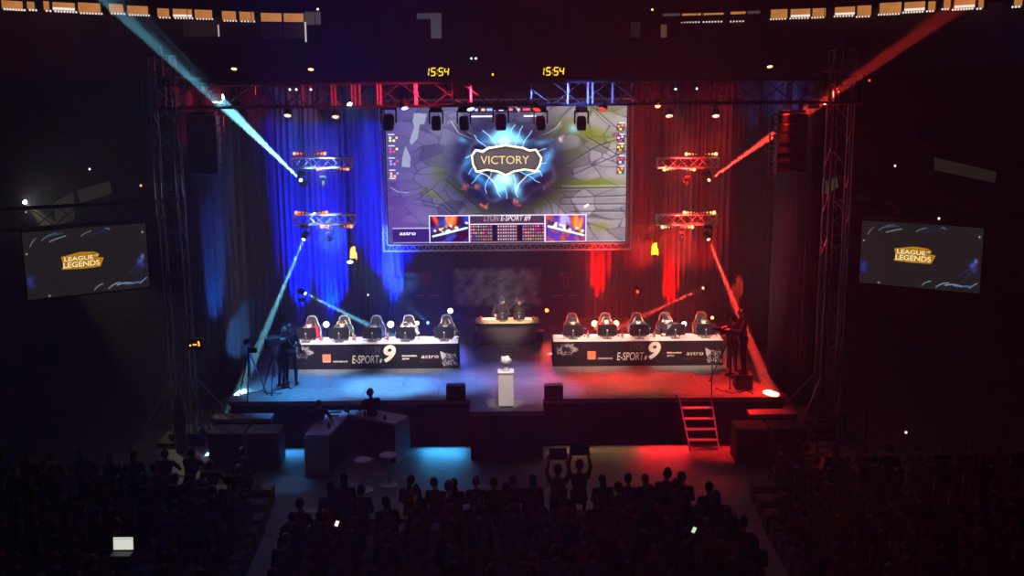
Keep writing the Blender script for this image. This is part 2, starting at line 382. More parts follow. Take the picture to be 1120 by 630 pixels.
# (x0, x1, y0_top, y1_top, height, style)
WINS = [(0, 25, 0, 1, 9, 'b'), (28, 38, 1.5, 2.2, 8.5, 'b'), (46, 54, 1, 1.5, 10, 'b'), (56, 82, 2, 3, 9.5, 'w'), (84, 110, 2.5, 3.5, 11, 'b'),
        (118, 135, 4, 5, 10, 'b'), (138, 162, 6, 8, 9.5, 'b'), (171, 185, 9, 9.5, 9.5, 'b'), (188, 210, 9.5, 10.5, 9.5, 'w'), (212, 232, 10.5, 11.5, 9.5, 'b'),
        (242, 258, 12, 12.5, 10, 'b'), (261, 278, 12.7, 13.2, 10, 'b'), (284.5, 308, 14, 14.4, 9.5, 'p'), (309.5, 332, 14.4, 14.8, 9.5, 'p'),
        (725, 745, 15, 15, 9, 'd'), (745.5, 767, 15, 14.6, 9, 'w'), (769, 792, 14.5, 14, 9, 'b'), (799, 816, 13, 12.3, 10, 'b'), (817.5, 832, 12.2, 11.6, 9, 'd'),
        (843, 862, 10.6, 10.4, 10, 'b'), (864.5, 887, 10.2, 9.6, 9.5, 'w'), (888.5, 904, 9.4, 8.8, 9.5, 'b'), (913, 936, 8, 7, 9.5, 'w'), (937.5, 954, 6.4, 5.3, 11.5, 'b'),
        (962, 987, 3.5, 2.6, 12, 'b'), (989, 1013, 2.6, 1.7, 10.5, 'w'), (1015, 1024.5, 1.7, 1.2, 10, 'b'), (1032, 1041, 0, 0, 9.5, 'b'), (1043.5, 1068, 0, -1.5, 10, 'w'), (1070, 1077.5, -1, -1.5, 10, 'b'), (1109, 1120, -3, -4, 10, 'b')]
for i, (x0, x1, t0, t1, h, st) in enumerate(WINS):
    Ya, Yb = curveY(x0)+.3, curveY(x1)+.3
    a = P(x0, t0, Ya); b = P(x1, t1, Yb); a2 = P(x0, t0+h, Ya); hh = a.z-a2.z
    d = (b-a); d.z = 0; L = d.length; ang = math.atan2(d.y, d.x)
    r = bpy.data.objects.new('window_%d' % (i+1), None); C.objects.link(r); r['kind'] = 'structure'; r.location = (a.x, a.y, a2.z); r.rotation_euler = (0, 0, ang)
    MB().box((L/2, .04, hh/2), (L, .02, hh)).build('pane', greyglow if st == 'd' else blindm, r)
    f = MB()
    for c, s_ in (((L/2, 0, -.03), (L+.12, .1, .06)), ((L/2, 0, hh+.03), (L+.12, .1, .06)), ((-.03, 0, hh/2), (.06, .1, hh)), ((L+.03, 0, hh/2), (.06, .1, hh))): f.box(c, s_)
    f.build('window_frame', ring, r)
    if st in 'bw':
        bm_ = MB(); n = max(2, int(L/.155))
        for k in range(n): bm_.ell((L*(k+.5)/n, -.1, -.03), (.045, .045, .045), 6, 4)  # pale beads that glow in place of reflected light
        bm_.build('bulb_string', beadm, r)  # row of glowing beads in place of reflected light
    if st == 'w': MB().box((L*.5, .02, .09), (L*.95, .02, .10)).build('lit_sill_strip', whiteglow, r)
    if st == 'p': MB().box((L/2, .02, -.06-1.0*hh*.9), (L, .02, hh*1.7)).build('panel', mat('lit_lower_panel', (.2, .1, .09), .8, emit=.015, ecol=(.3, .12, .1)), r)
# pale lit wall pieces in the gallery
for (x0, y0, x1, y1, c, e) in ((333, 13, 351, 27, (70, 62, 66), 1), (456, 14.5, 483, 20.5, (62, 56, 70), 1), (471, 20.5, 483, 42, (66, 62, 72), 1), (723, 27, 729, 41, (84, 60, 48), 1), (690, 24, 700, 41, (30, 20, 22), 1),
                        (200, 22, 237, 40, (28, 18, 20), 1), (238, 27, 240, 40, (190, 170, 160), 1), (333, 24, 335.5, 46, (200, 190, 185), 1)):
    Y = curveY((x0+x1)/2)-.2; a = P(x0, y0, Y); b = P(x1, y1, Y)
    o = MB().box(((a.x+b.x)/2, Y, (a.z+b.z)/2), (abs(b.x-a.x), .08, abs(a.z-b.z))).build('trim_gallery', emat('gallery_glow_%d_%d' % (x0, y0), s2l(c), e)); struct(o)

# far hall details: pale banners on the stands
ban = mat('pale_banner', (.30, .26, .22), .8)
for (pts, lab) in ((((58, 222), (80, 210), (82, 240), (62, 246)), 'pale banner hanging over the stand rail left of the bright lamp beam'),
                   (((84, 208), (120, 198), (122, 212), (88, 222)), 'long pale cloth banner on the upper left stand'),
                   (((885, 206), (915, 193), (917, 205), (885, 222)), 'slanting yellowish striped panel behind the right truss tower'),
                   (((1022, 172), (1090, 188), (1088, 200), (1022, 186)), 'long dim grey banner on the far right stand')):
    Y = 41; q = [P(x, y, Y+k*.02) for k, (x, y) in enumerate(pts)]; c = sum(q, Vector())/4
    m = MB(); vs = [p-c for p in q]+[p-c+Vector((0, .04, 0)) for p in q]
    m.add(vs, [(0, 1, 2, 3), (7, 6, 5, 4), (0, 4, 5, 1), (1, 5, 6, 2), (2, 6, 7, 3), (3, 7, 4, 0)])
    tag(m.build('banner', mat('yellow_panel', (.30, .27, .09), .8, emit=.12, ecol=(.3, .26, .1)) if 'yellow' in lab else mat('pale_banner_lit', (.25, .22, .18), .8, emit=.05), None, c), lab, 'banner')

# ================================================================== STAGE
A = PZ(250, 439.7, SZ); B = PZ(859, 434, SZ); YF = (A.y+B.y)/2; XL, XR = A.x, B.x
XCc = PZ(554, 437, SZ).x
e0 = PZ(513, 450, SZ); e1 = PZ(595, 450, SZ); YE = (e0.y+e1.y)/2
m = MB(); poly = [(XL, YF), (e0.x, YF), (e0.x, YE), (e1.x, YE), (e1.x, YF), (XR, YF), (XR, 38.6), (XL, 38.6)]
m.prism(poly, SZ-.12, SZ)
struct(m.build('floor_stage_deck', deck))
m = MB(); o_ = .03; poly2 = [(XL+.04, YF+o_), (e0.x+o_, YF+o_), (e0.x+o_, YE+o_), (e1.x-o_, YE+o_), (e1.x-o_, YF+o_), (XR-.04, YF+o_), (XR-.04, 38.5), (XL+.04, 38.5)]
m.prism(poly2, 0, SZ-.12); struct(m.build('wall_stage_skirt', matte))
for nm, (x0, y0, x1, y1) in (('left', (240, 447, 296, 458)), ('right', (812, 441, 872, 453))):
    a = PZ(x0, y0, .98); b = PZ(x1, y1, .98); a.y = min(a.y, YF-.03); b.y = min(b.y, a.y-.45)
    o = MB().box(((a.x+b.x)/2, (a.y+b.y)/2-.0, .93), (abs(b.x-a.x), abs(a.y-b.y), .10)).build('platform_top', mat('lower_ply_'+nm, (.22, .20, .19), .5))
    o2 = None
    r = thing('side_platform', 'low plywood platform step at the %s front corner of the stage' % nm, 'platform', ((a.x+b.x)/2, (a.y+b.y)/2, 0))
    o.parent = r; o.location = (-r.location.x, -r.location.y, 0)
    MB().box((0, .02, .44), (abs(b.x-a.x)-.06, abs(a.y-b.y)-.06, .88)).build('skirt', matte, r)
# dark hung drape boxes (subwoofers) below
def subbox(px0, px1, ytop, Y, lab, h):
    a = P(px0, ytop, Y); b = P(px1, ytop, Y); w = b.x-a.x
    r = thing('subwoofer', lab, 'speaker', ((a.x+b.x)/2, Y+.4, 0))
    MB().box((0, 0, h/2), (w, .75, h), bev=.02).build('cabinet', black, r)
    MB().box((0, -.385, h/2), (w-.1, .02, h-.1)).build('grille', mat('black_grille', (.02, .02, .02), .6, .5, scale=200, var=.6), r)
    return r
subbox(226, 265, 470, 27.3, 'large black subwoofer on the floor at the far left of the stage front', .9)
subbox(268, 304, 470, 27.3, 'black subwoofer on the floor beneath the left low platform', .9)
subbox(806, 842, 462, 27.3, 'black subwoofer on the floor right of the metal steps', .9)
subbox(845, 884, 462, 27.3, 'large black subwoofer at the far right of the stage front', .9)

# stage wedges on deck edge
def wedge(px0, px1, lab):
    a = PZ(px0, 439, SZ); b = PZ(px1, 439, SZ); w = b.x-a.x
    r = thing('stage_monitor', lab, 'speaker', ((a.x+b.x)/2, a.y+.02, SZ))
    MB().prism([(0, 0), (.42, 0), (.30, .40), (.02, .40)], -w/2, w/2, 'x').build('cabinet', black, r, (0, 0, 0))
    MB().box((0, .38, .2), (w-.06, .02, .3), Matrix.Rotation(.29, 3, 'X')).build('grille', mat('black_grille', (.02, .02, .02), .6, .5), r)
wedge(488, 509, 'black stage monitor speaker at the left corner of the central stage tongue')
wedge(595.5, 616, 'black stage monitor speaker at the right corner of the central stage tongue')

# ================================================================== CURTAINS
velvet = mat('black_velvet', (.045, .045, .05), .85, spec=.2, var=.25, scale=3)
velv2 = mat('grey_drape', (.16, .16, .17), .8, spec=.2, var=.2, scale=3)
sidev = mat('side_drape', (.10, .10, .11), .8, spec=.2, var=.2, scale=3)
def curtain(name, a, b, z0, z1, label, folds=18, amp=.12, m=None, seed=0, taper=0.0):
    rnd = random.Random(seed); a = Vector((a[0], a[1], 0)); b = Vector((b[0], b[1], 0)); d = b-a; L = d.length; d.normalize(); n = Vector((-d.y, d.x, 0))
    N = folds*8; K = 6; vs = []; ph = [rnd.random()*6 for _ in range(6)]; am = [rnd.uniform(.5, 1.3) for _ in range(folds+2)]
    for k in range(K+1):
        z = z0+(z1-z0)*k/K
        for i in range(N+1):
            t = i/N; q = t*folds; w = am[int(q)]*(1-q % 1)+am[int(q)+1]*(q % 1)
            off = amp*w*math.sin(2*PI*q+ph[0]*.3*math.sin(k*.6))+amp*.35*math.sin(2*PI*q*2.3+ph[1]+k*.25)
            vs.append(a+d*(L*t)+n*off+Vector((0, 0, z)))
    fs = [(k*(N+1)+i, k*(N+1)+i+1, (k+1)*(N+1)+i+1, (k+1)*(N+1)+i) for k in range(K) for i in range(N)]
    mb = MB(); c = a.copy(); c.z = z0; mb.add([v-c for v in vs], fs)
    o = mb.build(name, m or velvet, None, c, smooth=True); s = o.modifiers.new('s', 'SOLIDIFY'); s.thickness = .01
    return tag(o, label, 'curtain', 'stage curtains')
a = P(207, 300, 30.9); b = P(262, 300, 34.2)
curtain('curtain', (a.x, a.y), (b.x, b.y), .35, 9.35, 'dark blue-lit side curtain in deep folds beside the left truss tower', 11, .20, sidev, 1)
c_ = P(304, 300, 37.6)
curtain('curtain', (b.x+.05, b.y), (c_.x, c_.y), SZ+.02, 9.35, 'dark side curtain between the left truss tower curtain and the blue back drape', 14, .12, velvet, 2)
a2 = P(887, 300, 30.9); b2 = P(842, 300, 34.2); c2 = P(800, 300, 37.6)
curtain('curtain', (b2.x+.1, b2.y), (a2.x, a2.y), .35, 9.35, 'red-lit side curtain in deep folds beside the right truss tower', 11, .20, sidev, 3)
curtain('curtain', (c2.x, c2.y), (b2.x, b2.y), SZ+.02, 9.35, 'dark red side curtain between the back drape and the right tower curtain', 14, .12, velvet, 4)
def drape(px0, px1, Y, lab, folds, seed, m=None):
    a = P(px0, 300, Y); b = P(px1, 300, Y); return curtain('drape', (a.x, Y), (b.x, Y), SZ+.01, 9.2, lab, folds, .07, m or velv2, seed)
drape(300, 338, 37.75, 'narrow blue-lit back drape at the left rear corner of the stage', 6, 5)
drape(336, 382, 37.45, 'bright blue back drape behind the second and third left players', 8, 6)
drape(381, 442, 38.0, 'dark blue back drape left of the big screen', 9, 7)
drape(640, 723, 38.0, 'deep red back drape right of the big screen', 11, 8)
drape(722, 762, 37.45, 'bright red back drape behind the fourth right player', 7, 9)
drape(760, 803, 37.75, 'narrow red back drape at the right rear corner of the stage', 7, 10)
# centre backdrop, flat black cloth with prints
YB = 38.1
a = P(440, 300, YB); b = P(642, 300, YB); bw = b.x-a.x; zb = 4.6
r = thing('backdrop_banner', 'black printed backdrop cloth with a large grey mural and two small red emblems', 'backdrop', ((a.x+b.x)/2, YB, SZ))
MB().box((0, 0, zb/2), (bw, .03, zb)).build('cloth', velvet, r)
MB().cyl((-bw/2, 0, zb+.03), (bw/2, 0, zb+.03), .03).build('top_bar', darkmetal, r)
def wp(px, py, root, Y=None, dy=0):
    q = P(px, py, Y or root.location.y); q -= Vector(root.location); q.y = dy; return q
# mural painted as vertex colours (abstract grey landscape print)
NX, NY = 120, 50; q0 = wp(490, 290, r); q1 = wp(597, 337, r)
xs = np.linspace(0, 1, NX); ys = np.linspace(0, 1, NY); U, W = np.meshgrid(xs, ys)
def fbm(u, v, s=0, o=5, f=3.0):
    z = 0; a_ = 1; t = 0
    rs = np.random.RandomState(s)
    for k in range(o):
        for _ in range(3):
            th = rs.rand()*6.28; z = z+a_/3*np.sin((u*math.cos(th)+v*math.sin(th))*f*6.28+rs.rand()*6.28+1.5*np.sin(v*f*3+rs.rand()*6)); 
        t += a_; a_ *= .6; f *= 1.9
    return z/t*.5+.5
pat = fbm(U*2, W, 3)*.6+.4*fbm(U*2.2, W, 5, 4, 2); pat = np.clip((pat-.3)*2, 0, 1); edge = np.clip(np.minimum(np.minimum(U, 1-U)*8, np.minimum(W, 1-W)*6), 0, 1)
edge = np.clip(edge*1.5-fbm(U*4, W*4, 9)*.7, 0, 1)
mu = (.05+.5*pat)*edge+.03
vs = [(q0.x+(q1.x-q0.x)*U[j, i], -.02, q0.z+(q1.z-q0.z)*W[j, i]) for j in range(NY) for i in range(NX)]
fs = [(j*NX+i, (j+1)*NX+i, (j+1)*NX+i+1, j*NX+i+1) for j in range(NY-1) for i in range(NX-1)]
mb = MB(); mb.add(vs, fs); me = bpy.data.meshes.new('mural_print'); me.from_pydata(vs, [], fs)
ca = me.color_attributes.new('Col', 'FLOAT_COLOR', 'POINT'); ca.data.foreach_set('color', np.stack([mu, mu, mu*1.02, mu*0+1], -1).astype(np.float32).ravel())
mm = bpy.data.materials.new('mural_ink'); mm.use_nodes = True; vn = mm.node_tree.nodes.new('ShaderNodeVertexColor'); vn.layer_name = 'Col'; mm.node_tree.links.new(vn.outputs[0], mm.node_tree.nodes['Principled BSDF'].inputs[0]); mm.node_tree.nodes['Principled BSDF'].inputs['Roughness'].default_value = .8
me.materials.append(mm); mo = bpy.data.objects.new('mural_print', me); C.objects.link(mo); mo.parent = r
redink = mat('red_ink', (.55, .06, .09), .7)
for cx in (466.5, 619):
    m = MB()
    k = wp(cx, 305, r, dy=-.02); s = P(cx+1, 305, YB).x-P(cx, 305, YB).x
    def T(pts, w=.6):
        for p_, q_ in zip(pts, pts[1:]):
            p3 = Vector((k.x+p_[0]*s, k.y, k.z-p_[1]*s)); q3 = Vector((k.x+q_[0]*s, k.y, k.z-q_[1]*s)); m.cyl(p3, q3, w*s*.55, n=5)
    T([(-6, -6), (-3, -7), (0, -5.5), (3, -7), (6, -6), (5, -1), (3, 2), (2, 6), (0, 9), (-2, 6), (-3, 2), (-5, -1), (-6, -6)]); T([(-4, -3), (-1.5, -2), (-1.5, 3), (0, 5), (1.5, 3), (1.5, -2), (4, -3)]); T([(-2, 7.5), (0, 6.5), (2, 7.5)]); T([(0, -5), (0, -2)], .9); T([(-5, -5), (-2, -4)], .9); T([(5, -5), (2, -4)], .9)
    m.build('emblem', redink, r)
    m = MB()
    for x_, w_ in ((-13, 11), (4, 13)):
        for t in range(int(w_/2.2)):
            p3 = Vector((k.x+(x_+t*2.2)*s, k.y, k.z-18.5*s)); m.box((p3.x, p3.y, p3.z), (1.5*s, .01, 1.4*s))
    m.build('caption', mat('red_grey_ink', (.35, .25, .28), .7), r)

# ================================================================== TRUSSES
def truss(name, label, a, b, w, h, chord=.025, brace=.012, m=None, bay=None, group=None, cat='truss'):
    """box truss from a to b (centre line); w across, h tall"""
    a = Vector(a); b = Vector(b); d = (b-a); L = d.length; d.normalize()
    up = Vector((0, 0, 1)) if abs(d.z) < .9 else Vector((0, 1, 0)); s = d.cross(up).normalized(); up = s.cross(d).normalized()
    r = thing(name, label, cat, a, 0, group); m = m or darkmetal
    cs = [s*(w/2*i)+up*(h/2*j) for i, j in ((-1, -1), (1, -1), (1, 1), (-1, 1))]
    for c in cs: MB().cyl(c, c+d*L, chord, n=8).build('chord', m, r)
    bay = bay or h; n = max(1, round(L/bay)); mb = MB()
    for k in range(4):
        p, q = cs[k], cs[(k+1) % 4]
        for i in range(n):
            x0, x1 = d*(L*i/n), d*(L*(i+1)/n)
            if i % 2: mb.cyl(p+x0, q+x1, brace, n=5)
            else: mb.cyl(q+x0, p+x1, brace, n=5)
        for e in (0, L): mb.cyl(p+d*e, q+d*e, brace*1.4, n=6)
    mb.build('bracing', m, r)
    return r
tl = P(176, 102, 29.5); tr = P(932, 101, 29.5); zt = (P(553, 116, 29.5).z+P(553, 88, 29.5).z)/2
ht = P(553, 88, 29.5).z-P(553, 116, 29.5).z
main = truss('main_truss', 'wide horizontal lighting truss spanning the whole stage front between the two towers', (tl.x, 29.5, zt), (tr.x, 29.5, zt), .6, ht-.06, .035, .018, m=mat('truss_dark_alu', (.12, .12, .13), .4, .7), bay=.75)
for k in range(11):
    x = .8+k*(tr.x-tl.x-1.6)/10
    MB().cyl((x, 0, -.0), (x, 0, ht/2), .02, n=6).cyl((x, 0, ht/2), (x, 0, 5), .008, n=5).build('hoist_chain', darkmetal, main)
vs_ = MB()
for px in (331, 363, 366.5, 385, 388.5, 393.5, 413, 416.5, 454, 456, 494.5, 515, 581, 621, 643, 648, 670, 708):
    x = P(px, 103, 29.2).x-tl.x; MB().box((x, -.3, 0), (.045, .03, ht-.08)).build('vertical_strut', mat('pale_strut', (.55, .55, .57), .5, .2), main)
def tower(pxs, lab, cx_tweak=0):
    xb = [PZ(px, py, z) for px, py, z in pxs]
    r = truss('truss_tower', lab, (xb[0].x, 29.6, .12), (xb[0].x, 29.6, zt+1.0), .55, .55, .03, .014, m=alu_t, bay=.6)
    base = MB().box((0, 0, -.06), (1.3, 1.3, .08)).box((0, 0, .05), (.75, .75, .18)); base.build('base_plate', darkmetal, r)
    mb = MB()
    for s1 in (-1, 1):
        for s2 in (-1, 1):
            mb.cyl((s1*1.2, s2*1.2, -.1), (s1*.28, s2*.28, 1.5), .03, n=6)
    mb.build('outrigger', alu_t, r)
    rails = MB()
    for s1 in (-.17, .17): rails.cyl((s1, -.34, 0), (s1, -.34, zt+.8), .016, n=6)
    for k in range(26): rails.cyl((-.17, -.34, .3*k+.6), (.17, -.34, .3*k+.6), .011, n=5)
    rails.build('ladder', alu_t, r)
    MB().box((0, 0, zt-.1), (.8, .8, .9)).cyl((0, 0, zt+.3), (0, 0, zt+1.1), .05) and None
    hd = MB()
    for s1 in (-1, 1):
        for z in (zt-.45, zt+.35): hd.cyl((s1*.42, -.42, z), (s1*.42, .42, z), .03, n=6).cyl((-.42, s1*.42, z), (.42, s1*.42, z), .03, n=6)
        for s2 in (-1, 1): hd.cyl((s1*.42, s2*.42, zt-.45), (s1*.42, s2*.42, zt+.35), .03, n=6)
    hd.cyl((0, 0, zt+.35), (0, 0, zt+1.15), .05, n=8); hd.build('sleeve_block', alu_t, r)
    return r
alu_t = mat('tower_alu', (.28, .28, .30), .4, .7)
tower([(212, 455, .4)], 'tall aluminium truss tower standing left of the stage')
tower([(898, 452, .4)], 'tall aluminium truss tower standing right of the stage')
# side trusses
def sidetruss(p, q, Ya, Yb, lab):
    a = (P(p[0], p[1], Ya)+P(p[0], p[2], Ya))/2; b = (P(q[0], q[1], Yb)+P(q[0], q[2], Yb))/2
    return truss('side_truss', lab, a, b, .4, P(p[0], p[1], Ya).z-P(p[0], p[2], Ya).z, .025, .012, m=darkalu, bay=.62)
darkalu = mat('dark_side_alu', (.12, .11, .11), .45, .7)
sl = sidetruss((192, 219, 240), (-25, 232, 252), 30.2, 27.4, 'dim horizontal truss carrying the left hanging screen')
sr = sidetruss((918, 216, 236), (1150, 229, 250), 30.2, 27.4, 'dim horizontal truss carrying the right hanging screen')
# small mid-air trusses
def mini(px0, px1, py, lab):
    a = P(px0, py, 33.5); b = P(px1, py, 33.5)
    r = truss('short_truss', lab, a, (b.x, 33.5, a.z), .30, .29, .022, .012, m=mat('bright_alu', (.6, .6, .62), .35, .6), bay=.3)
    L = b.x-a.x; zc = a.z
    MB().cyl((.35, 0, .15), (.35, 0, 9.6+0-zc), .012, n=6).cyl((L-.35, 0, .15), (L-.35, 0, 9.6-zc), .012, n=6).build('suspension_cable', darkmetal, r)
    e = L-.01 if px0 < 500 else .01
    MB().box((e, 0, 0), (.02, .32, .05)).box((e, .14, 0), (.02, .03, .32)).box((e, -.14, 0), (.02, .03, .32)).box((e, 0, .14), (.02, .3, .03)).box((e, 0, -.14), (.02, .3, .03)).build('end_plate', MATS['bright_alu'], r)
    return r
mini(320, 385, 178, 'short blue-lit truss hanging above its twin, left of the big screen')
mini(322, 389, 240, 'short blue-lit truss hanging lower, left of the big screen')
mini(719, 786, 178, 'short red-lit truss hanging above its twin, right of the big screen')
mini(718, 784, 240, 'short red-lit truss hanging lower, right of the big screen')
# amber led bars
def ledbar(px0, px1, py, lab, warm, flip):
    a = P(px0-1, py, 33.35); b = P(px1+1, py, 33.35); L = b.x-a.x
    r = thing('led_bar', lab, 'stage light', a, 0, 'amber light bars on the short trusses')
    MB().box((L/2, .05, 0), (L, .07, .08), bev=.01).build('housing', black, r)
    n = 4
    for k in range(n):
        t = k if not flip else n-1-k; s_ = [5, 2.2, 1.2, .7][t]; rr = [.046, .034, .028, .02][t]
        MB().cyl((L*(k+.5)/n, .015, 0), (L*(k+.5)/n, -.01, 0), rr, n=12).build('lamp', emat('amber_%s_%d' % (warm, t), (1, .16, .05) if warm == 'o' else (1, .42, .12), s_), r)
    l = bpy.data.lights.new('bar_glow', 'POINT'); l.energy = .5; l.color = (1, .25, .08) if warm == 'o' else (1, .4, .12); l.shadow_soft_size = .05
    lo = bpy.data.objects.new('bar_glow', l); C.objects.link(lo); lo.location = a+Vector((L*(.2 if not flip else .8), -.12, 0))
for (yy, dx, w) in ((168, 0, 'upper'), (232.5, 2, 'lower')):
    ledbar(321+dx, 334+dx, yy, 'amber light bar above the %s left short truss, outer one' % w, 'o', False)
    ledbar(343+dx, 356+dx, yy, 'amber light bar above the %s left short truss, inner one' % w, 'o', True)
for (yy, dx, w) in ((185, 0, 'upper'), (248, 4, 'lower')):
    ledbar(347+dx, 359+dx, yy, 'amber light bar beneath the %s left short truss, outer one' % w, 'o', False)
    ledbar(368+dx, 381+dx, yy, 'amber light bar beneath the %s left short truss, inner one' % w, 'o', True)
for (yy, dx, w) in ((168.5, 0, 'upper'), (232.5, -2, 'lower')):
    ledbar(750+dx, 762+dx, yy, 'yellowish light bar above the %s right short truss, inner one' % w, 'y', False)
    ledbar(771+dx, 784+dx, yy, 'yellowish light bar above the %s right short truss, outer one' % w, 'y', True)
for (yy, dx, w) in ((185.5, 0, 'upper'), (248.5, -2, 'lower')):
    ledbar(726+dx, 738+dx, yy, 'yellowish light bar beneath the %s right short truss, inner one' % w, 'y', False)
    ledbar(747+dx, 760+dx, yy, 'yellowish light bar beneath the %s right short truss, outer one' % w, 'y', True)

# ================================================================== FIXTURES
def moving_head(label, lens, target, lens_r, lensm, up=True, scale=1.0, mount=None, group=None, floor=False, housing=None):
    """lens: world position of the front lens; target: world point it aims at."""
    lens = Vector(lens); d = (Vector(target)-lens).normalized(); piv = lens-d*.20*scale
    sgn = -1 if floor else 1
    base = piv+Vector((0, 0, sgn*.30*scale))
    r = thing('moving_head_spotlight', label, 'stage light', base, 0, group); hb = housing or black
    MB().box((0, 0, sgn*.05*scale), (.30*scale, .26*scale, .12*scale), bev=.02*scale).build('base', hb, r)
    y = MB(); ax = Vector((1, 0, 0))
    for s in (-1, 1): y.box((s*.17*scale, 0, -sgn*.16*scale), (.035*scale, .10*scale, .34*scale), bev=.01*scale)
    y.box((0, 0, -sgn*.02*scale), (.34*scale, .1*scale, .04*scale)); y.build('yoke', hb, r)
    R = rot_to(d); pl = piv-base
    MB().lathe([(.001, -.17), (.09, -.165), (.125, -.10), (.13, .05), (.115, .17), (.105, .195), (.001, .195)] if scale == 1 else [(z[0]*scale, z[1]*scale) for z in [(.001, -.17), (.09, -.165), (.125, -.10), (.13, .05), (.115, .17), (.105, .195), (.001, .195)]], pl, 16, R).build('head', hb, r, smooth=False)
    hd_ = r.children[-1]
    MB().cyl(pl+d*.195*scale, pl+d*.205*scale, lens_r, n=16).build('lens', lensm, hd_)
    if not floor: [MB().box((q_*scale, 0, .14*scale), (.03, .05, .1)).build('clamp', darkmetal, r) for q_ in (-.08, .08)]
    return r
glass_dark = mat('dark_lens', (.02, .02, .03), .1)
for i, (px, w) in enumerate(((424.5, 'overlapping the left edge of the big screen'), (477, 'second from the left before the big screen'), (508, 'third from the left before the big screen'), (548, 'large, centrally before the big screen'), (592, 'just right of the game screen centre'), (636, 'furthest right before the big screen'))):
    c = P(px, 134, 29.4); s_ = 1.05 if i in (0, 3) else .92
    t = c+Vector(((-.04, 0, .05, .02, .06, 0)[i], -.15, -1))
    moving_head('black moving head light hanging unlit, '+w, c+Vector((0, 0, -.20)), t, .085, glass_dark, scale=s_*1.08, housing=black)
lw = emat('lens_ice', (.6, .85, 1), 5); lb = emat('lens_blue', (.25, .55, 1), 2.5); lr = emat('lens_red', (1, .10, .03), 2.5); lo_ = emat('lens_orange', (1, .35, .15), 4); lwarm = emat('lens_warm', (1, .62, .42), 1.6)
def beam(label, src, dst, e, col, size, lm, lr_=.06, Ys=33.5, Yd=32, scale=.8, floor=False, r=.03):
    a = P(*src, Ys); b = P(*dst, Yd); d = (b-a).normalized()
    moving_head(label, a, b, lr_, lm, scale=scale, floor=floor)
    spot(a+d*.03, b, e, col, size, r, .25, 'beam_lamp')
CY = (.22, .75, 1); RD = (1, .045, .03)
beam('moving head under the upper left short truss shooting an icy beam up-left', (329, 197), (238, 108), 2379520, CY, 3.6, lw, .055, 33.5, 29.5)
beam('moving head under the lower left short truss shooting an icy beam down to the floor', (332, 262), (262, 430), 1056000, CY, 3.4, lw, .055, 33.3, 29.6)
beam('lamp on a black stand at the left rear aiming an icy beam down-right', (334, 321), (420, 364), 960000, CY, 3.6, lw, .055, 36.2, 34.8, .8, True)
beam('small moving head under the upper left short truss aiming downwards', (352.5, 203), (343, 240), 15000, (.15, .5, 1), 8, lb, .04, 33.4, 33.7, .55)
beam('small moving head under the lower left short truss aiming down-right', (362.5, 264), (384, 288), 22500, (.2, .6, 1), 6, lb, .045, 33.4, 33.5, .55)
beam('moving head under the upper right short truss shooting a red beam up-right', (775.5, 197), (890, 116), 2291520, RD, 3.4, lo_, .05, 33.5, 29.8)
beam('moving head under the lower right short truss shooting a red beam down-right', (775, 262), (843, 430), 1728000, RD, 3.8, lo_, .05, 33.3, PZ(843, 430, SZ).y)
beam('lamp on a black stand at the right rear aiming a red beam down-left', (769, 315), (690, 352), 1382400, RD, 3.4, lo_, .05, 36.2, 34.8, .8, True)
beam('small red moving head under the upper right short truss aiming down-right', (752.5, 202), (766, 232), 10000, RD, 8, lr, .045, 33.4, 34.2, .55)
beam('small red moving head beneath the lower right short truss', (745, 263.5), (740, 290), 7500, RD, 18, lr, .05, 33.4, 33.8, .55)
beam('small red spot lamp on the dark back wall right of the desk banner', (697.5, 319), (722, 307), 700, RD, 8, lr, .05, 37, 36.2, .5)
beam('small blue spot lamp behind the fourth left player aiming up-left', (468, 353), (452, 340), 5000, (.15, .45, 1), 10, lb, .05, 36.0, 35, .5)
# par cans on main truss
def par(label, px, py, Y, target, lm, e=0, col=(1, 1, 1), size=40, R=.085, cat='stage light', L=.24, group=None):
    a = P(px, py, Y); d = (Vector(target)-a).normalized(); r = thing('par_spotlight', label, cat, a, 0, group); Rm = rot_to(d)
    MB().lathe([(.001, -L), (R*.7, -L), (R*1.05, -L*.7), (R*1.12, 0), (R*1.12, .01)], (0, 0, 0), 16, Rm).build('can', black, r)
    MB().cyl(-d*.012, -d*.004, R, n=16).build('lens', lm, r.children[-1])
    MB().tube([Vector((-R*1.3, 0, -.02)), Vector((-R*1.3, 0, .16)), Vector((R*1.3, 0, .16)), Vector((R*1.3, 0, -.02))], .008, 6).build('yoke', darkmetal, r)
    if e: spot(a+d*.03, target, e, col, size, R*.8, .8, 'par_lamp')
    return r
pale = emat('lens_pale_blue', (.55, .7, 1), 1.6); redl = emat('lens_hot_red', (1, .05, .03), 1.6); icy = emat('lens_icy', (.4, .85, 1), 40)
down = lambda px, py, Y, dx=0, dy=-.8: P(px, py, Y)+Vector((dx, dy, -1.3))
par('small lamp on the main truss glowing icy blue with a halo, left of the screen', 383, 115, 29.2, down(383, 115, 29.2, 0, -2.5), icy, 120, (.1, .45, 1), 120, .07)
par('pale blue oval lamp below the main truss at the left screen corner', 443, 118.5, 29.2, down(443, 118, 29.2, .35), pale, 0, R=.10)
par('pale blue oval lamp below the main truss left of screen centre', 515, 119.5, 29.2, down(515, 119, 29.2, .35), pale, 0, R=.10)
par('red oval lamp below the main truss right of screen centre', 587, 120, 29.2, down(587, 120, 29.2, -.35), redl, 0, R=.10)
par('red oval lamp below the main truss at the right part of the screen', 658.5, 119.5, 29.2, down(658, 119, 29.2, -.35), redl, 0, R=.10)
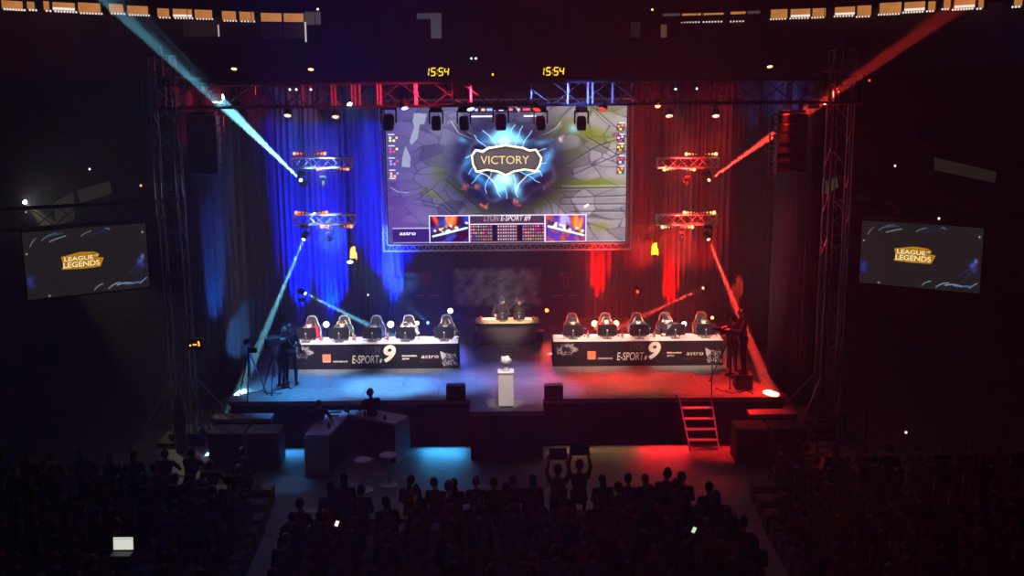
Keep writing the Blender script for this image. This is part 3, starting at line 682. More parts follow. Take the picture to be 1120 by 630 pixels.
par('small bright red lamp with a halo on the main truss right of the screen', 719.5, 115.5, 29.2, down(719, 115, 29.2, 0, -2.5), emat('lens_red_halo', (1, .10, .06), 14), 70, (1, .03, .02), 120, .07)
par('tiny white-blue lamp on the main truss with a faint downward beam', 317, 115.5, 29.3, P(332, 160, 31.5), lb, 18000, (.12, .45, 1), 9, .045)
par('tiny blue lamp just below the main truss with a beam falling right', 354, 127, 30.5, P(374, 168, 32), lb, 18000, (.1, .3, 1), 9, .05)
par('tiny orange-red lamp below the main truss, right of the screen', 744.5, 126.5, 30.5, P(736, 160, 32), lr, 8000, RD, 10, .045)
par('tiny red lamp on the main truss at far right with a red downward beam', 781, 115, 29.3, P(770, 165, 31.5), lr, 8000, RD, 9, .045)
for i, (px, py, w) in enumerate(((314.5, 126.5, 'far left below the main truss'), (367, 128, 'left of the icy halo lamp'), (732, 127, 'right of the red halo lamp'), (783, 127, 'far right below the main truss'))):
    par('warm white round lamp facing down, '+w, px, py, 33.5, P(px, py, 33.5)+Vector((0, -.9, -1.4)), lwarm, 20, (1, .7, .5), 60, .105)
for i, (px, py, w) in enumerate(((340, 76, 'above the left part of the main truss'), (842, 73, 'above the right part of the main truss'), (256, 75.5, 'high above the left end of the main truss, smallest and orange'))):
    par('warm hall lamp hung '+w, px, py, 45, P(px, py, 45)+Vector((0, -.8, -1.4)), emat('hall_warm', (1, .5, .2), 3), 0, R=.11)
# tiny clamp lights in the truss
for (px, py, c, lab) in ((317, 98, 'w', 'small white work lamp inside the main truss, leftmost of three'), (324, 98, 'w', 'small white work lamp inside the main truss, middle one of the left three'), (340, 98, 'w', 'small white work lamp inside the main truss, rightmost of the left three'),
                         (739, 97.5, 'w', 'small white work lamp inside the right half of the main truss'), (762, 97, 'w', 'brighter white work lamp inside the right half of the main truss')):
    par(lab, px, py, 29.6, P(px, py, 29.6)+Vector((0, -1, -.3)), emat('work_white', (.9, .9, 1), 3), 0, R=.028, L=.09)
# bright follow spot in left stands with weak beam
par('very bright white follow spot glaring in the left stand', 27.5, 221, 40, V(0, 20, 8), emat('follow_white', (1, 1, 1), 60), 250, (1, 1, .95), 60, .07)
a = P(30, 223, 40); spot(a, P(52, 246, 38.5), 2500, (1, .85, .5), 16, .05, .5, 'follow_beam')
par('small blue lamp beneath the bright follow spot in the left stand', 28.5, 232, 40, V(0, 20, 8), lb, 0, R=.02)
# flame-like amber lamps
def flame(px, py, Y, lab, hot, white):
    a = P(px, py, Y); r = thing('flame_lamp', lab, 'lamp', a)
    s = .001
    MB().ell((0, 0, .12), (.10, .07, .17), 16, 12, fn=lambda v: 1+.25*math.sin(5*math.atan2(v.x, v.z))*.5+(.35 if v.z > .85 else 0)).ell((-.06, 0, .03), (.05, .05, .1), 10, 8).ell((.07, .0, .02), (.05, .05, .09), 10, 8).build('flame', hot, r, smooth=True)
    MB().lathe([(.001, -.10), (.07, -.10), (.09, -.04), (.11, 0), (.001, 0)], (0, 0, 0), 14).build('bowl', black, r)
    MB().cyl((0, 0, -.1), (0, 0, -.3), .015).build('stem', darkmetal, r)
    if white: MB().ell((-.10, -.06, -.12), (.09, .06, .045), 14, 8).build('white_lens', emat('hot_white', (.8, .9, 1), 8), r)
    l = bpy.data.lights.new('flame_glow', 'POINT'); l.energy = 16; l.color = (1, .35, .05); l.shadow_soft_size = .1
    lo = bpy.data.objects.new('flame_glow', l); C.objects.link(lo); lo.location = a+Vector((0, -.2, .15))
flame(386.5, 282, 34.5, 'flame-shaped orange lamp with a white lens hanging left of the big screen', emat('flame_orange', (1, .28, .07), 4), True)
flame(716, 278, 34.5, 'flame-shaped yellow lamp hanging right of the big screen', emat('flame_yellow', (1, .50, .02), 3.2), False)

for (px, py, lab) in ((238, 107, 'added box blocking the icy beam near the left end of the main truss'), (890, 114, 'added box blocking the red beam near the right end of the main truss')):
    c = P(px, py, 29.55); r = thing('dimmer_box_mount', lab, 'box', c)  # box added in the truss to stop most of the beam
    MB().box((0, 0, 0), (.27, .18, .22), bev=.02).build('housing', mat('pale_housing', (.6, .6, .6), .5), r); MB().box((0, 0, .09), (.04, .04, .1)).build('bracket', darkmetal, r)  # body and bracket of the added beam-blocking box
# line arrays
def line_array(px0, px1, y0, y1, lab, side):
    a = P(px0, y0, 29.9); b = P(px1, y0, 29.9); c = P(px0, y1, 29.9); w = b.x-a.x; H = a.z-c.z; n = 6
    r = thing('line_array', lab, 'speaker array', ((a.x+b.x)/2, 29.9, c.z))
    for k in range(n):
        tilt = Matrix.Rotation(-.05*(n-1-k)*.6, 3, 'X')
        MB().box((0, .02*(n-1-k)*-.5, H*(k+.5)/n), (w, .5, H/n*.94), tilt, bev=.02).build('cabinet', black, r)
    fr = MB(); z = 0; x = side*(w/2+.12)
    for k in range(n*2+1):
        t = k/(n*2); xx = x-side*.0+side*(.10*(1-t)*0); zz = -.08+t*(H+.06); yy = .08*math.sin(t*2)
        fr.cyl((xx-.09, -.28+yy*0, zz), (xx+.09, -.28, zz), .012, n=5)
    sh = -side*.10
    for o_ in (-.09, .09): fr.cyl((x+o_, -.28, H), (x+o_, -.28, -.1), .016, n=6)
    fr.build('rigging_frame', alu_t, r)
    MB().box((0, 0, H+.05), (w*.9, .4, .06)).cyl((0, 0, H+.05), (0, 0, H+.9), .02).build('flying_bar', darkmetal, r)
line_array(206, 238, 126, 191, 'black line array speaker hanging left beside the tower', 1)
line_array(849, 881, 124, 189, 'black line array speaker hanging right beside the tower', -1)
# clocks
def clock(px, py, lab):
    Y = 57; a = P(px, py, Y); s = P(px+1, py, Y).x-P(px, py, Y).x
    r = thing('digital_clock', lab, 'clock', a)
    MB().box((0, .06, 0), (30*s, .1, 14*s)).build('housing', black, r)
    yl = emat('yellow_digits', (1, .62, .01), 1.6)
    SEG = {'1': 'bc', '5': 'afgcd', '4': 'fgbc'}
    w, h, t = 4.2*s, 8.0*s, 1.2*s
    for ch, x in (('1', -12.2), ('5', -5.2), ('5', 3.2), ('4', 9.3)):
        m = MB(); x = x*s
        def sg(x0, z0, x1, z1):
            sx = lambda z: .12*z
            m.cyl((x+x0+sx(z0), 0, z0), (x+x1+sx(z1), 0, z1), t/2, n=6)
        k = {'a': (-w/2, h/2, w/2, h/2), 'g': (-w/2, 0, w/2, 0), 'd': (-w/2, -h/2, w/2, -h/2), 'f': (-w/2, t*.4, -w/2, h/2-t*.3), 'b': (w/2, t*.4, w/2, h/2-t*.3), 'c': (w/2, -h/2+t*.3, w/2, -t*.4), 'e': (-w/2, -h/2, -w/2, 0)}
        for q in SEG[ch]: sg(*k[q])
        m.build('digit', yl, r)
    MB().ell((-.6*s, 0, 1.6*s), t*.45, 8, 6).ell((-.9*s, 0, -2*s), t*.45, 8, 6).build('colon', yl, r)
clock(479, 78.5, 'yellow digital clock reading 15:54, above the left half of the screen')
clock(605, 78, 'yellow digital clock reading 15:54, above the right half of the screen')
# tiny indicator lamps on the far wall
for (px, py, c, lab) in ((515.5, 64, (.8, .9, 1), 'tiny white far lamp left of the pair between the clocks'), (520.5, 64, (.8, .9, 1), 'tiny white far lamp just above the middle between the clocks'), (539, 81.5, (1, .5, .05), 'tiny orange far lamp between the two clocks'),
                         (347.5, 10, (1, .8, .5), 'tiny warm lamp at the top left gallery corner'), (713.5, 10.5, (.9, .9, .1), 'tiny yellow lamp at the top right gallery corner'), (98, 185, (.9, .9, .9), 'tiny white lamp far in the left stand'), (979, 181.5, (.9, .9, .9), 'tiny white lamp far in the right stand'),
                         (154, 203, (1, .5, .15), 'small orange glow on the upper left stand'), (1027, 239, (1, .8, .8), 'small white lamp on the right side truss'), (991, 473, (.8, .8, .8), 'small pale light among the right audience'), (951, 88, (1, .1, .05), 'small red lamp above the right truss tower')):
    Y = 45 if py < 210 else (29 if py < 300 else 25); a = P(px, py, Y); r = thing('indicator_lamp', lab, 'lamp', a)
    MB().ell((0, 0, 0), .045 if Y > 40 else .03, 8, 6).build('bulb', emat('ind_%d' % int(px), c, 1.6), r); MB().box((0, .05, 0), (.08, .06, .08)).build('housing', black, r)
# amber indicator panel on the left tower
a = P(213, 377, 29.1); r = thing('power_distributor', 'small power box with orange indicator lights on the left tower', 'power box', a)
MB().box((0, .1, 0), (.42, .16, .3), bev=.02).build('housing', black, r)
for dx, dz in ((-.12, -.02), (-.03, 0), (.03, .0), (.11, -.02), (.11, .03), (.10, .07)): MB().ell((dx, 0, dz), .022, 8, 6).build('indicator', emat('ind_amber', (1, .35, .05), 3), r)
# ================================================================== SCREENS
def grid_screen(name, w, h, NX, NY, rgb, strength, parent, y=0):
    xs = np.linspace(-w/2, w/2, NX); zs = np.linspace(h/2, -h/2, NY); X, Z = np.meshgrid(xs, zs)
    vs = np.stack([X, X*0+y, Z], -1).reshape(-1, 3)
    i = np.arange(NX-1); j = np.arange(NY-1); I, J = np.meshgrid(i, j); a = (J*NX+I).ravel()
    fs = np.stack([a, a+NX, a+NX+1, a+1], -1)
    me = bpy.data.meshes.new(name); me.from_pydata(vs.tolist(), [], fs.tolist())
    ca = me.color_attributes.new('Col', 'FLOAT_COLOR', 'POINT')
    c = np.clip(rgb, 0, 255)/255; c = np.where(c <= .04045, c/12.92, ((c+.055)/1.055)**2.4)
    ca.data.foreach_set('color', np.concatenate([c, np.ones(c.shape[:2]+(1,))], -1).astype(np.float32).ravel())
    me.materials.append(vcmat(name+'_image', strength)); o = bpy.data.objects.new(name, me); C.objects.link(o); o.parent = parent; return o
def bl(img, mask, col):
    mask = np.clip(mask, 0, 1)[..., None]; return img*(1-mask)+np.array(col, float)*mask
def rect(X, Y, x0, y0, x1, y1, s=.5): return np.clip(np.minimum(np.minimum(X-x0, x1-X), np.minimum(Y-y0, y1-Y))/s+.5, 0, 1)
def seg(X, Y, x0, y0, x1, y1, w):
    dx, dy = x1-x0, y1-y0; t = np.clip(((X-x0)*dx+(Y-y0)*dy)/(dx*dx+dy*dy+1e-9), 0, 1); d = np.hypot(X-x0-t*dx, Y-y0-t*dy); return np.clip((w-d)/.6+.5, 0, 1)
def pl(X, Y, pts, w):
    m = 0
    for a, b in zip(pts, pts[1:]): m = np.maximum(m, seg(X, Y, *a, *b, w))
    return m
def gs(X, Y, x, y, rx, ry, th=0):
    c, s = math.cos(th), math.sin(th); u = (X-x)*c+(Y-y)*s; v = -(X-x)*s+(Y-y)*c; return np.exp(-(u/rx)**2-(v/ry)**2)
def poly(X, Y, pts):
    ins = np.zeros(X.shape, bool); n = len(pts); j = n-1
    for i in range(n):
        xi, yi = pts[i]; xj, yj = pts[j]
        if yi != yj: ins ^= ((yi > Y) != (yj > Y)) & (X < (xj-xi)*(Y-yi)/(yj-yi)+xi)
        j = i
    return ins.astype(float)
NX, NY = 524, 294
xg = np.linspace(420.5, 683, NX); yg = np.linspace(116, 263.5, NY); X, Y = np.meshgrid(xg, yg)
img = np.zeros(X.shape+(3,)); u = (X-420)/263; v = (Y-116)/148
f1 = fbm(u*1.3, v*.8, 21, 6, 2.2); f2 = fbm(u*2.5, v*1.6, 4, 5, 4)
base = np.array([92, 90, 118.])[None, None]*np.ones(img.shape)
right = np.clip((u-.25)/.5, 0, 1)[..., None]; base = base*(1-right)+np.array([118, 112, 116.])*right
base *= (.82+.30*f1+.14*f2)[..., None]
img = base
# paving stones: voronoi cells with dark joints
rs = np.random.RandomState(12); pts = np.stack([rs.uniform(415, 690, 150), rs.uniform(112, 268, 150)], -1)
d1 = np.full(X.shape, 1e9); d2 = d1.copy(); idx = np.zeros(X.shape, int)
wx = X+3*np.sin(Y*.15+1)+2*(f2-.5); wy = Y*1.25+2*np.sin(X*.12)
for k, (px, py) in enumerate(pts):
    d = np.hypot((wx-px)*.8, wy-py*1.25); nb = d < d1; d2 = np.where(nb, d1, np.minimum(d2, d)); idx = np.where(nb, k, idx); d1 = np.where(nb, d, d1)
joint = np.clip(1-(d2-d1)/1.5, 0, 1); tone = rs.uniform(-14, 14, 150)[idx]
img += tone[..., None]; img = bl(img, joint*.62, (58, 58, 72))
# curved engraved lines and moss
for (x, y, rx, ry, th, s) in ((640, 145, 34, 9, .3, .6), (600, 150, 22, 8, -.5, .45), (640, 200, 45, 5, 0, .7), (605, 200, 12, 16, .4, .7), (585, 222, 22, 7, -.3, .7), (500, 205, 22, 5, .7, .55), (470, 210, 20, 4, .4, .45), (530, 228, 22, 6, .1, .55), (655, 118, 22, 10, .2, .4), (655, 247, 10, 5, 0, .5), (478, 186, 10, 14, .4, .35), (620, 170, 18, 10, -.4, .4)):
    img = bl(img, gs(X, Y, x, y, rx, ry, th)*min(1, s*1.35)*(.5+.9*f2), (104, 112, 44))
for pp in ([(560, 240), (575, 215), (590, 212), (600, 222), (604, 240)], [(606, 240), (612, 215), (683, 213)], [(612, 222), (683, 222)], [(622, 230), (683, 230)], [(600, 205), (683, 204)], [(640, 150), (683, 175)], [(625, 190), (683, 165)], [(612, 183), (650, 160), (683, 150)], [(590, 228), (585, 240)], [(645, 118), (683, 150)], [(500, 240), (480, 222), (450, 215)], [(470, 232), (490, 240)], [(455, 215), (475, 200)], [(485, 195), (520, 225), (530, 238)], [(470, 205), (500, 235)]):
    img = bl(img, pl(X, Y, pp, .7)*.5, (52, 50, 56)); img = bl(img, pl(X, Y, [(a, b+1.6) for a, b in pp], .5)*.25, (170, 168, 168))
img = bl(img, rect(X, Y, 612, 201.5, 683, 203.5)*.5, (150, 152, 160))
# left purple haze
img = bl(img, np.clip((470-X)/45, 0, 1)*.62, (66, 60, 112)); img = bl(img, gs(X, Y, 432, 232, 26, 30)*.5, (98, 68, 128))
# pale sword-like stone shapes at upper left
img = bl(img, poly(X, Y, [(452, 123), (466, 124), (463, 135), (458, 135), (455, 150), (448, 157), (446, 153), (452, 138), (450, 132)])*.75, (140, 145, 158))
img = bl(img, poly(X, Y, [(442, 158), (447, 170), (446, 181), (437, 180), (438, 170)])*.75, (140, 145, 160))
img = bl(img, gs(X, Y, 488, 150, 12, 40, .1)*.35, (160, 160, 172)); img = bl(img, poly(X, Y, [(470, 116), (500, 116), (496, 122), (474, 122)])*.3, (60, 60, 80))
img = bl(img, pl(X, Y, [(492, 132), (500, 145), (515, 151), (527, 157), (532, 159)], .6)*.8, (195, 190, 165)); img = bl(img, pl(X, Y, [(510, 144), (525, 151), (533, 158)], .5)*.8, (195, 190, 165))
img = bl(img, pl(X, Y, [(572, 156), (585, 150), (600, 144), (606, 140), (611, 134)], .6)*.8, (200, 195, 160)); img = bl(img, pl(X, Y, [(580, 153), (600, 149), (612, 137)], .5)*.5, (200, 195, 160))
img = bl(img, pl(X, Y, [(424, 202), (432, 207), (443, 208)], .5)*.7, (150, 145, 180))
# central dark whirl + lightning
img = bl(img, np.clip(gs(X, Y, 552, 182, 58, 46)*1.5, 0, .93), (16, 20, 46)); img = bl(img, (ring_ := np.exp(-((np.hypot((X-552)/1.5, Y-183)-33-3*np.sin(np.arctan2(Y-183, X-552)*7))/2.2)**2))*.35, (120, 118, 135)); img = bl(img, gs(X, Y, 595, 172, 22, 24)*.55, (60, 48, 72)); img = bl(img, gs(X, Y, 560, 207, 35, 12)*.7, (44, 44, 62))
th = np.arctan2(Y-177, X-551); rr = np.hypot((X-551), (Y-175)*1.05); ring = np.exp(-((rr-30-5*np.sin(th*5+1)-3*np.sin(th*11))/7)**2)
img = bl(img, ring*np.clip(.25+.6*np.sin(th*3+.8)+.4*np.sin(th*7), 0, 1)*.8, (70, 130, 190))
for (x, y, rx, ry, t, s, c) in ((551, 152, 15, 9, 0, 1, (190, 235, 255)), (545, 146, 12, 5, -.6, .9, (120, 190, 230)), (562, 150, 16, 5, .5, .9, (110, 185, 230)), (550, 195, 13, 9, 0, 1, (200, 240, 255)), (545, 203, 8, 10, .4, .9, (120, 195, 240)), (562, 205, 6, 10, -.4, .9, (130, 200, 240)), (510, 175, 6, 9, .3, .7, (80, 140, 190)), (597, 172, 5, 12, .5, .8, (95, 160, 205)), (520, 192, 14, 4, .6, .6, (80, 150, 210)), (582, 192, 16, 3, -.5, .7, (90, 160, 215)), (504, 152, 6, 3, .5, .6, (90, 150, 190)), (592, 155, 12, 3, -.2, .6, (80, 140, 190)), (625, 141, 6, 5, 0, .7, (130, 170, 200))):
    img = bl(img, gs(X, Y, x, y, rx, ry, t)*s*(.5+.8*f2), c)
for k in range(16):
    a0 = k/16*6.28; x, y = 551+22*math.cos(a0), 175+16*math.sin(a0); pp = [(x, y)]
    for j in range(5): a0 += rs.uniform(-.5, .5); x += 5*math.cos(a0); y += 5*math.sin(a0); pp.append((x, y))
    img = bl(img, pl(X, Y, pp, .35)*.8, (160, 215, 245))
img = bl(img, pl(X, Y, [(517, 185), (530, 190), (538, 198), (542, 207)], .6)*.8, (205, 200, 185)); img = bl(img, pl(X, Y, [(588, 186), (575, 190), (565, 200), (562, 208)], .6)*.8, (205, 200, 185))
# emblem plate
pl_ = [(514, 169), (518, 163), (526, 164), (532, 161), (551, 158), (570, 161), (577, 164), (584, 163), (590, 172), (588, 180), (584, 186), (572, 184), (560, 186), (551, 190), (542, 186), (530, 184), (519, 186), (515, 178)]
img = bl(img, poly(X, Y, pl_), (84, 80, 84)); img = bl(img, pl(X, Y, pl_+[pl_[0]], 1.0), (222, 205, 168)); img = bl(img, pl(X, Y, [(a*1.0+(551-a)*.07, b+(175-b)*.16) for a, b in pl_+[pl_[0]]], .4)*.7, (50, 44, 44))
img = bl(img, pl(X, Y, [(516, 166), (519, 163), (526, 165), (533, 160)], .9), (245, 240, 220))
# small champions-like debris: plain brown-red clutter
for (x, y, c) in ((507, 202, (130, 75, 65)), (527, 222, (140, 85, 70)), (597, 203, (105, 70, 85)), (612, 152, (150, 130, 135)), (672, 148, (115, 70, 90)), (520, 200, (120, 80, 75)), (563, 220, (150, 90, 80))):
    for k in range(7): img = bl(img, gs(X, Y, x+rs.uniform(-4, 4), y+rs.uniform(-3, 3), 2.2, 1.1, rs.uniform(0, 3))*.8, np.array(c)*rs.uniform(.6, 1.3))
img = bl(img, pl(X, Y, [(638, 225), (641, 223)], 1.1), (240, 240, 245))
# bottom interface
img = bl(img, rect(X, Y, 425, 247, 467, 262), (58, 44, 96)); img = bl(img, rect(X, Y, 425, 246.4, 467, 247.4), (170, 160, 190))
def picture(x0, y0, x1, y1, cs, seed):
    global img
    r_ = np.random.RandomState(seed); m = rect(X, Y, x0, y0, x1, y1); t = np.zeros(img.shape)+np.array(cs[0])
    f = fbm((X-x0)/40, (Y-y0)/30, seed, 4, 1.5)
    t = bl(t, np.clip((f-.45)*5, 0, 1), cs[1]); 
    for k in range(6): t = bl(t, gs(X, Y, r_.uniform(x0, x1), r_.uniform(y0, y0+10), 2.5, 9, r_.uniform(-.4, .4))*.9, cs[2+k % 2])
    for k in range(26):
        q = r_.rand(); xx = x0+3+q*(x1-x0-4); yy = y0+(18-9*q if cs[4] else 9+10*q)+r_.uniform(-3, 3); t = bl(t, gs(X, Y, xx, yy, 1.5, 1.3), [(235, 225, 150), (220, 235, 225), (40, 30, 40), (60, 60, 90)][k % 4])
    t = bl(t, pl(X, Y, [(x0+3, y0+(22 if cs[4] else 12)), (x1-2, y0+(13 if cs[4] else 22))], 1.0), (170, 220, 225))
    img = img*(1-m[..., None])+t*m[..., None]
img = bl(img, rect(X, Y, 465.5, 233, 510, 263), (190, 180, 200))
picture(466.5, 234, 509.3, 262.5, [(60, 30, 60), (50, 70, 150), (235, 90, 50), (240, 130, 70), 1], 3)
img = bl(img, rect(X, Y, 593.5, 233, 639.5, 263), (190, 180, 200))
picture(594.5, 234, 638.5, 262.5, [(80, 60, 140), (150, 80, 60), (245, 140, 50), (130, 140, 225), 0], 8)
img = bl(img, rect(X, Y, 509.8, 233, 594, 263), (185, 175, 190)); img = bl(img, rect(X, Y, 510.8, 234, 593, 242.6), (72, 58, 72)); img = bl(img, rect(X, Y, 510.8, 243.6, 593, 263), (40, 30, 58))
for row in range(5):
    y = 245.6+row*3.55
    for k in range(30):
        x = 512+k*2.75
        if 9 <= k <= 10 or 19 <= k <= 20: continue
        c = (rs.uniform(120, 250), rs.uniform(70, 200), rs.uniform(60, 190)) if (k < 9 or k > 20) else ((200, 190, 200) if k % 3 else (230, 160, 100))
        img = bl(img, gs(X, Y, x, y, 1.0, 1.1)*.95, c)
img = bl(img, rect(X, Y, 425, 262.3, 683, 263.2)*.6, (170, 150, 160))
# side icons and top bar
for k, y in enumerate((146, 158, 171, 184, 193)):
    img = bl(img, rect(X, Y, 423, y-1, 430, y+.2)*.8, (200, 195, 215))
    if k < 4:
        for (dx, dy) in ((1, 3), (1, 6), (8, 3), (5, 6)): img = bl(img, rect(X, Y, 423+dx, y+dy-1, 425.5+dx, y+dy+1.2)*.9, [(220, 170, 120), (230, 210, 110), (200, 80, 90), (150, 140, 200)][(k+dx) % 4])
for k, y in enumerate((138, 150, 160, 173, 184)):
    img = bl(img, rect(X, Y, 672, y-2, 681, y+6)*.55, (60, 40, 62)); img = bl(img, rect(X, Y, 675, y-3, 681, y-2)*.8, (215, 205, 210))
    for (dx, dy) in ((1, 1), (5, 0), (3, 4)): img = bl(img, rect(X, Y, 672+dx, y+dy-1, 674.5+dx, y+dy+1.2)*.9, [(210, 70, 90), (220, 140, 60), (190, 190, 220), (200, 210, 70)][(k+dx) % 4])
img = bl(img, rect(X, Y, 510, 116, 592, 123.5)*.9, (46, 42, 66)); img = bl(img, rect(X, Y, 513, 126.5, 537, 128)*.9, (215, 210, 220)); img = bl(img, rect(X, Y, 571, 126.5, 584, 128)*.9, (225, 215, 215))
for x, w, c in ((518, 3, (200, 200, 230)), (525, 4, (235, 175, 90)), (531, 6, (130, 170, 220)), (544, 5, (210, 205, 215)), (553, 6, (210, 120, 120)), (564, 3, (235, 175, 90)), (570, 8, (205, 90, 95))): img = bl(img, rect(X, Y, x, 119, x+w, 121.5)*.9, c)
img = bl(img, pl(X, Y, [(538, 123), (542, 117), (562, 117), (566, 123)], .5)*.8, (170, 165, 180))
YS = 36.5
tlc = P(421, 116.5, YS); brc = P(684, 264, YS); w = brc.x-tlc.x; h = tlc.z-brc.z
r = thing('main_screen', 'huge projection screen with a game victory picture in a dark lattice frame', 'screen', ((tlc.x+brc.x)/2, YS, (tlc.z+brc.z)/2))
img = np.clip(img*1.0+(img-112)*.38, 0, 255); grid_screen('screen_panel', w, h, NX, NY, img, 1.95, r, -.03)
MB().box((0, .01, 0), (w+.06, .04, h+.06)).build('backing', matte, r)
fb = mat('screen_frame_paint', (.5, .47, .52), .5, .1)
fr = MB(); W2, H2 = w/2+.05, h/2+.06; T = .13
for (x0, z0, x1, z1) in ((-W2, -H2, W2, -H2), (-W2, H2, W2, H2), (-W2, -H2, -W2, H2), (W2, -H2, W2, H2)):
    fr.cyl((x0, 0, z0), (x1, 0, z1), .022, n=6)
for (x0, z0, x1, z1) in ((-W2-T, -H2-T*1.5, W2+T, -H2-T*1.5), (-W2-T, H2+T, W2+T, H2+T), (-W2-T, -H2-T*1.5, -W2-T, H2+T), (W2+T, -H2-T*1.5, W2+T, H2+T)):
    fr.cyl((x0, 0, z0), (x1, 0, z1), .03, n=6)
fr.build('frame', fb, r)
la = MB(); n = 66
for k in range(n):
    x0 = -W2+(2*W2)*k/n; x1 = -W2+(2*W2)*(k+1)/n
    z0, z1 = (-H2, -H2-T*1.5) if k % 2 else (-H2-T*1.5, -H2); la.cyl((x0, 0, z0), (x1, 0, z1), .010, n=4); la.cyl((x0, 0, -z0), (x1, 0, -z1), .010, n=4)
n = 38
for k in range(n):
    z0 = -H2+(2*H2)*k/n; z1 = -H2+(2*H2)*(k+1)/n
    for s in (-1, 1):
        a_, b_ = (W2, W2+T) if k % 2 else (W2+T, W2); la.cyl((s*a_, 0, z0), (s*b_, 0, z1), .010, n=4)
la.build('lattice', fb, r)
MB().cyl((-3, 0, H2), (-3, 0, H2+3), .012, n=5).cyl((3, 0, H2), (3, 0, H2+3), .012, n=5).build('suspension_cable', darkmetal, r)
def sp(px, py): q = P(px, py, YS)-Vector(r.location); q.y = -.04; return q
pxm = w/263
gold = emat('gold_letters', s2l((240, 212, 155)), 1.15); dk = emat('letter_shadow', s2l((58, 46, 48)), 1); wht = emat('white_letters', s2l((235, 228, 235)), 1.5); pnk = emat('letter_lilac', s2l((160, 140, 160)), 1.2)
q = sp(552.2, 174.8); text('VICTORY', 'lettering', dk, r, q+Vector((0, 0.004, 0)), 11.2*pxm, 57*pxm, bold=.04); text('VICTORY', 'lettering', gold, r, q-Vector((0, .006, 0)), 9.3*pxm, 54*pxm, bold=.012)
text('astro', 'lettering', wht, r, sp(446, 255.3), 3.6*pxm, 18*pxm, shear=.1, bold=.02)
text('E-SPORT #9', 'lettering', wht, r, sp(564, 238.6), 6.6*pxm, 33*pxm, shear=.2, bold=.0)
text('LYON', 'lettering', pnk, r, sp(537.5, 238.4), 7.0*pxm, 17*pxm, shear=.2, bold=.02)
# light the screen gives to the hall
# --- side screens
def side_screen(TL, TR, Ya, Yb, hgt, lab, side):
    a = P(*TL, Ya); b = P(*TR, Yb); zt_ = (a.z+b.z)/2; tiltz = b.z-a.z
    d = Vector((b.x-a.x, b.y-a.y, 0)); w = d.length; h = hgt; ang = math.atan2(d.y, d.x)
    c = (a+b)/2; c.z = zt_-h/2
    r = thing('side_screen', lab, 'screen', c, (0, 0, ang))
    NX, NY = 270, 150; xg = np.linspace(0, 135, NX); yg = np.linspace(0, 72, NY); X, Y = np.meshgrid(xg, yg)
    rs = np.random.RandomState(5); f = fbm(X/135, Y/72, 31, 5, 3)
    img = np.array([31, 29, 30.])*(np.ones(X.shape+(3,)))*(.85+.3*f)[..., None]
    for (x0, y0, bx, by, x1, y1, c_, w_) in ((7, 16, 9, 11, 14, 7, (120, 140, 150), .6), (20, 10, 27, 4, 36, 3, (90, 120, 150), .9), (28, 12, 36, 9, 46, 7, (150, 165, 175), .7), (24, 7, 32, 5, 43, 4, (60, 90, 130), .8), (62, 9, 67, 5, 74, 4, (130, 150, 165), .6), (70, 8, 82, 8, 90, 3, (30, 40, 90), .8), (90, 3, 92, 2, 94, 4, (80, 120, 170), 1),
                                             (72, 69, 76, 64, 82, 63, (140, 160, 170), .7), (88, 69, 94, 64, 101, 63, (160, 175, 185), .8), (98, 66, 106, 63, 116, 66, (130, 160, 200), 1.3), (108, 66, 114, 66, 124, 65, (90, 130, 180), 1.1), (124, 67, 130, 62, 132, 61, (120, 160, 210), .8), (112, 55, 118, 48, 124, 45, (40, 44, 110), .8), (118, 62, 121, 56, 124, 50, (40, 44, 110), .6)):
        pp = [((1-t)**2*x0+2*t*(1-t)*bx+t*t*x1, (1-t)**2*y0+2*t*(1-t)*by+t*t*y1) for t in [k/6 for k in range(7)]]
        img = bl(img, pl(X, Y, pp, w_*.7)*(.5+.6*f), c_)
    for (x, y, rx, ry, c_) in ((126, 42, 3.5, 3.5, (70, 80, 185)), (129, 37, 2, 3, (110, 130, 220)), (128, 47, 3, 2.2, (50, 50, 150)), (4, 52, 3, 5, (50, 56, 160)), (5, 57, 3.5, 2.5, (40, 44, 130)), (8, 50, 5, 1, (40, 40, 110)), (3, 23, 1, 1, (220, 220, 220)), (131, 10, 1, 1.3, (200, 200, 190)), (23, 70, 1.3, 1, (220, 215, 200))):
        img = bl(img, gs(X, Y, x, y, rx, ry)*(.6+.6*f), c_)
    # gold plate of the logo
    plt = [(39.5, 30), (60, 26.5), (76, 27.5), (80, 30), (78, 34), (84.5, 34.5), (80.5, 43), (62, 43.5), (39, 42.5), (43, 38), (41, 36)]
    img = bl(img, poly(X, Y, plt), (176, 118, 14)); img = bl(img, pl(X, Y, plt+[plt[0]], .6), (196, 142, 24)); img = bl(img, gs(X, Y, 76, 30.5, 3, 2.2)*.9, (110, 70, 10))
    grid_screen('screen_panel', w, h, NX, NY, img, .95, r, -.03)
    MB().box((0, .01, 0), (w+.08, .06, h+.08)).build('frame', matte, r)
    s = w/135; L = lambda x, y: Vector(((x-67.5)*s, -.035, (36-y)*s))
    cr = emat('cream_logo_letters', s2l((250, 228, 170)), 1.05)
    text('LEAGUE', 'lettering', cr, r, L(58, 32.2), 5.0*s, 32*s, bold=.02); text('LEGENDS', 'lettering', cr, r, L(60.5, 39), 6.2*s, 40*s, bold=.02); text('OF', 'lettering', cr, r, L(77, 30.6), 2.2*s, 4*s, bold=.02)
    for x in (-w/2+.3, w/2-.3): MB().cyl((x, .02, h/2), (x, .02, h/2+.28), .012, n=6).build('hanger', darkmetal, r)
    return r
side_screen((23.5, 254.5), (158.5, 243.5), 28.7, 30.3, P(158, 243.5, 30.3).z-P(158, 313.5, 30.3).z, 'hanging side screen with a golden logo on the left of the stage', -1)
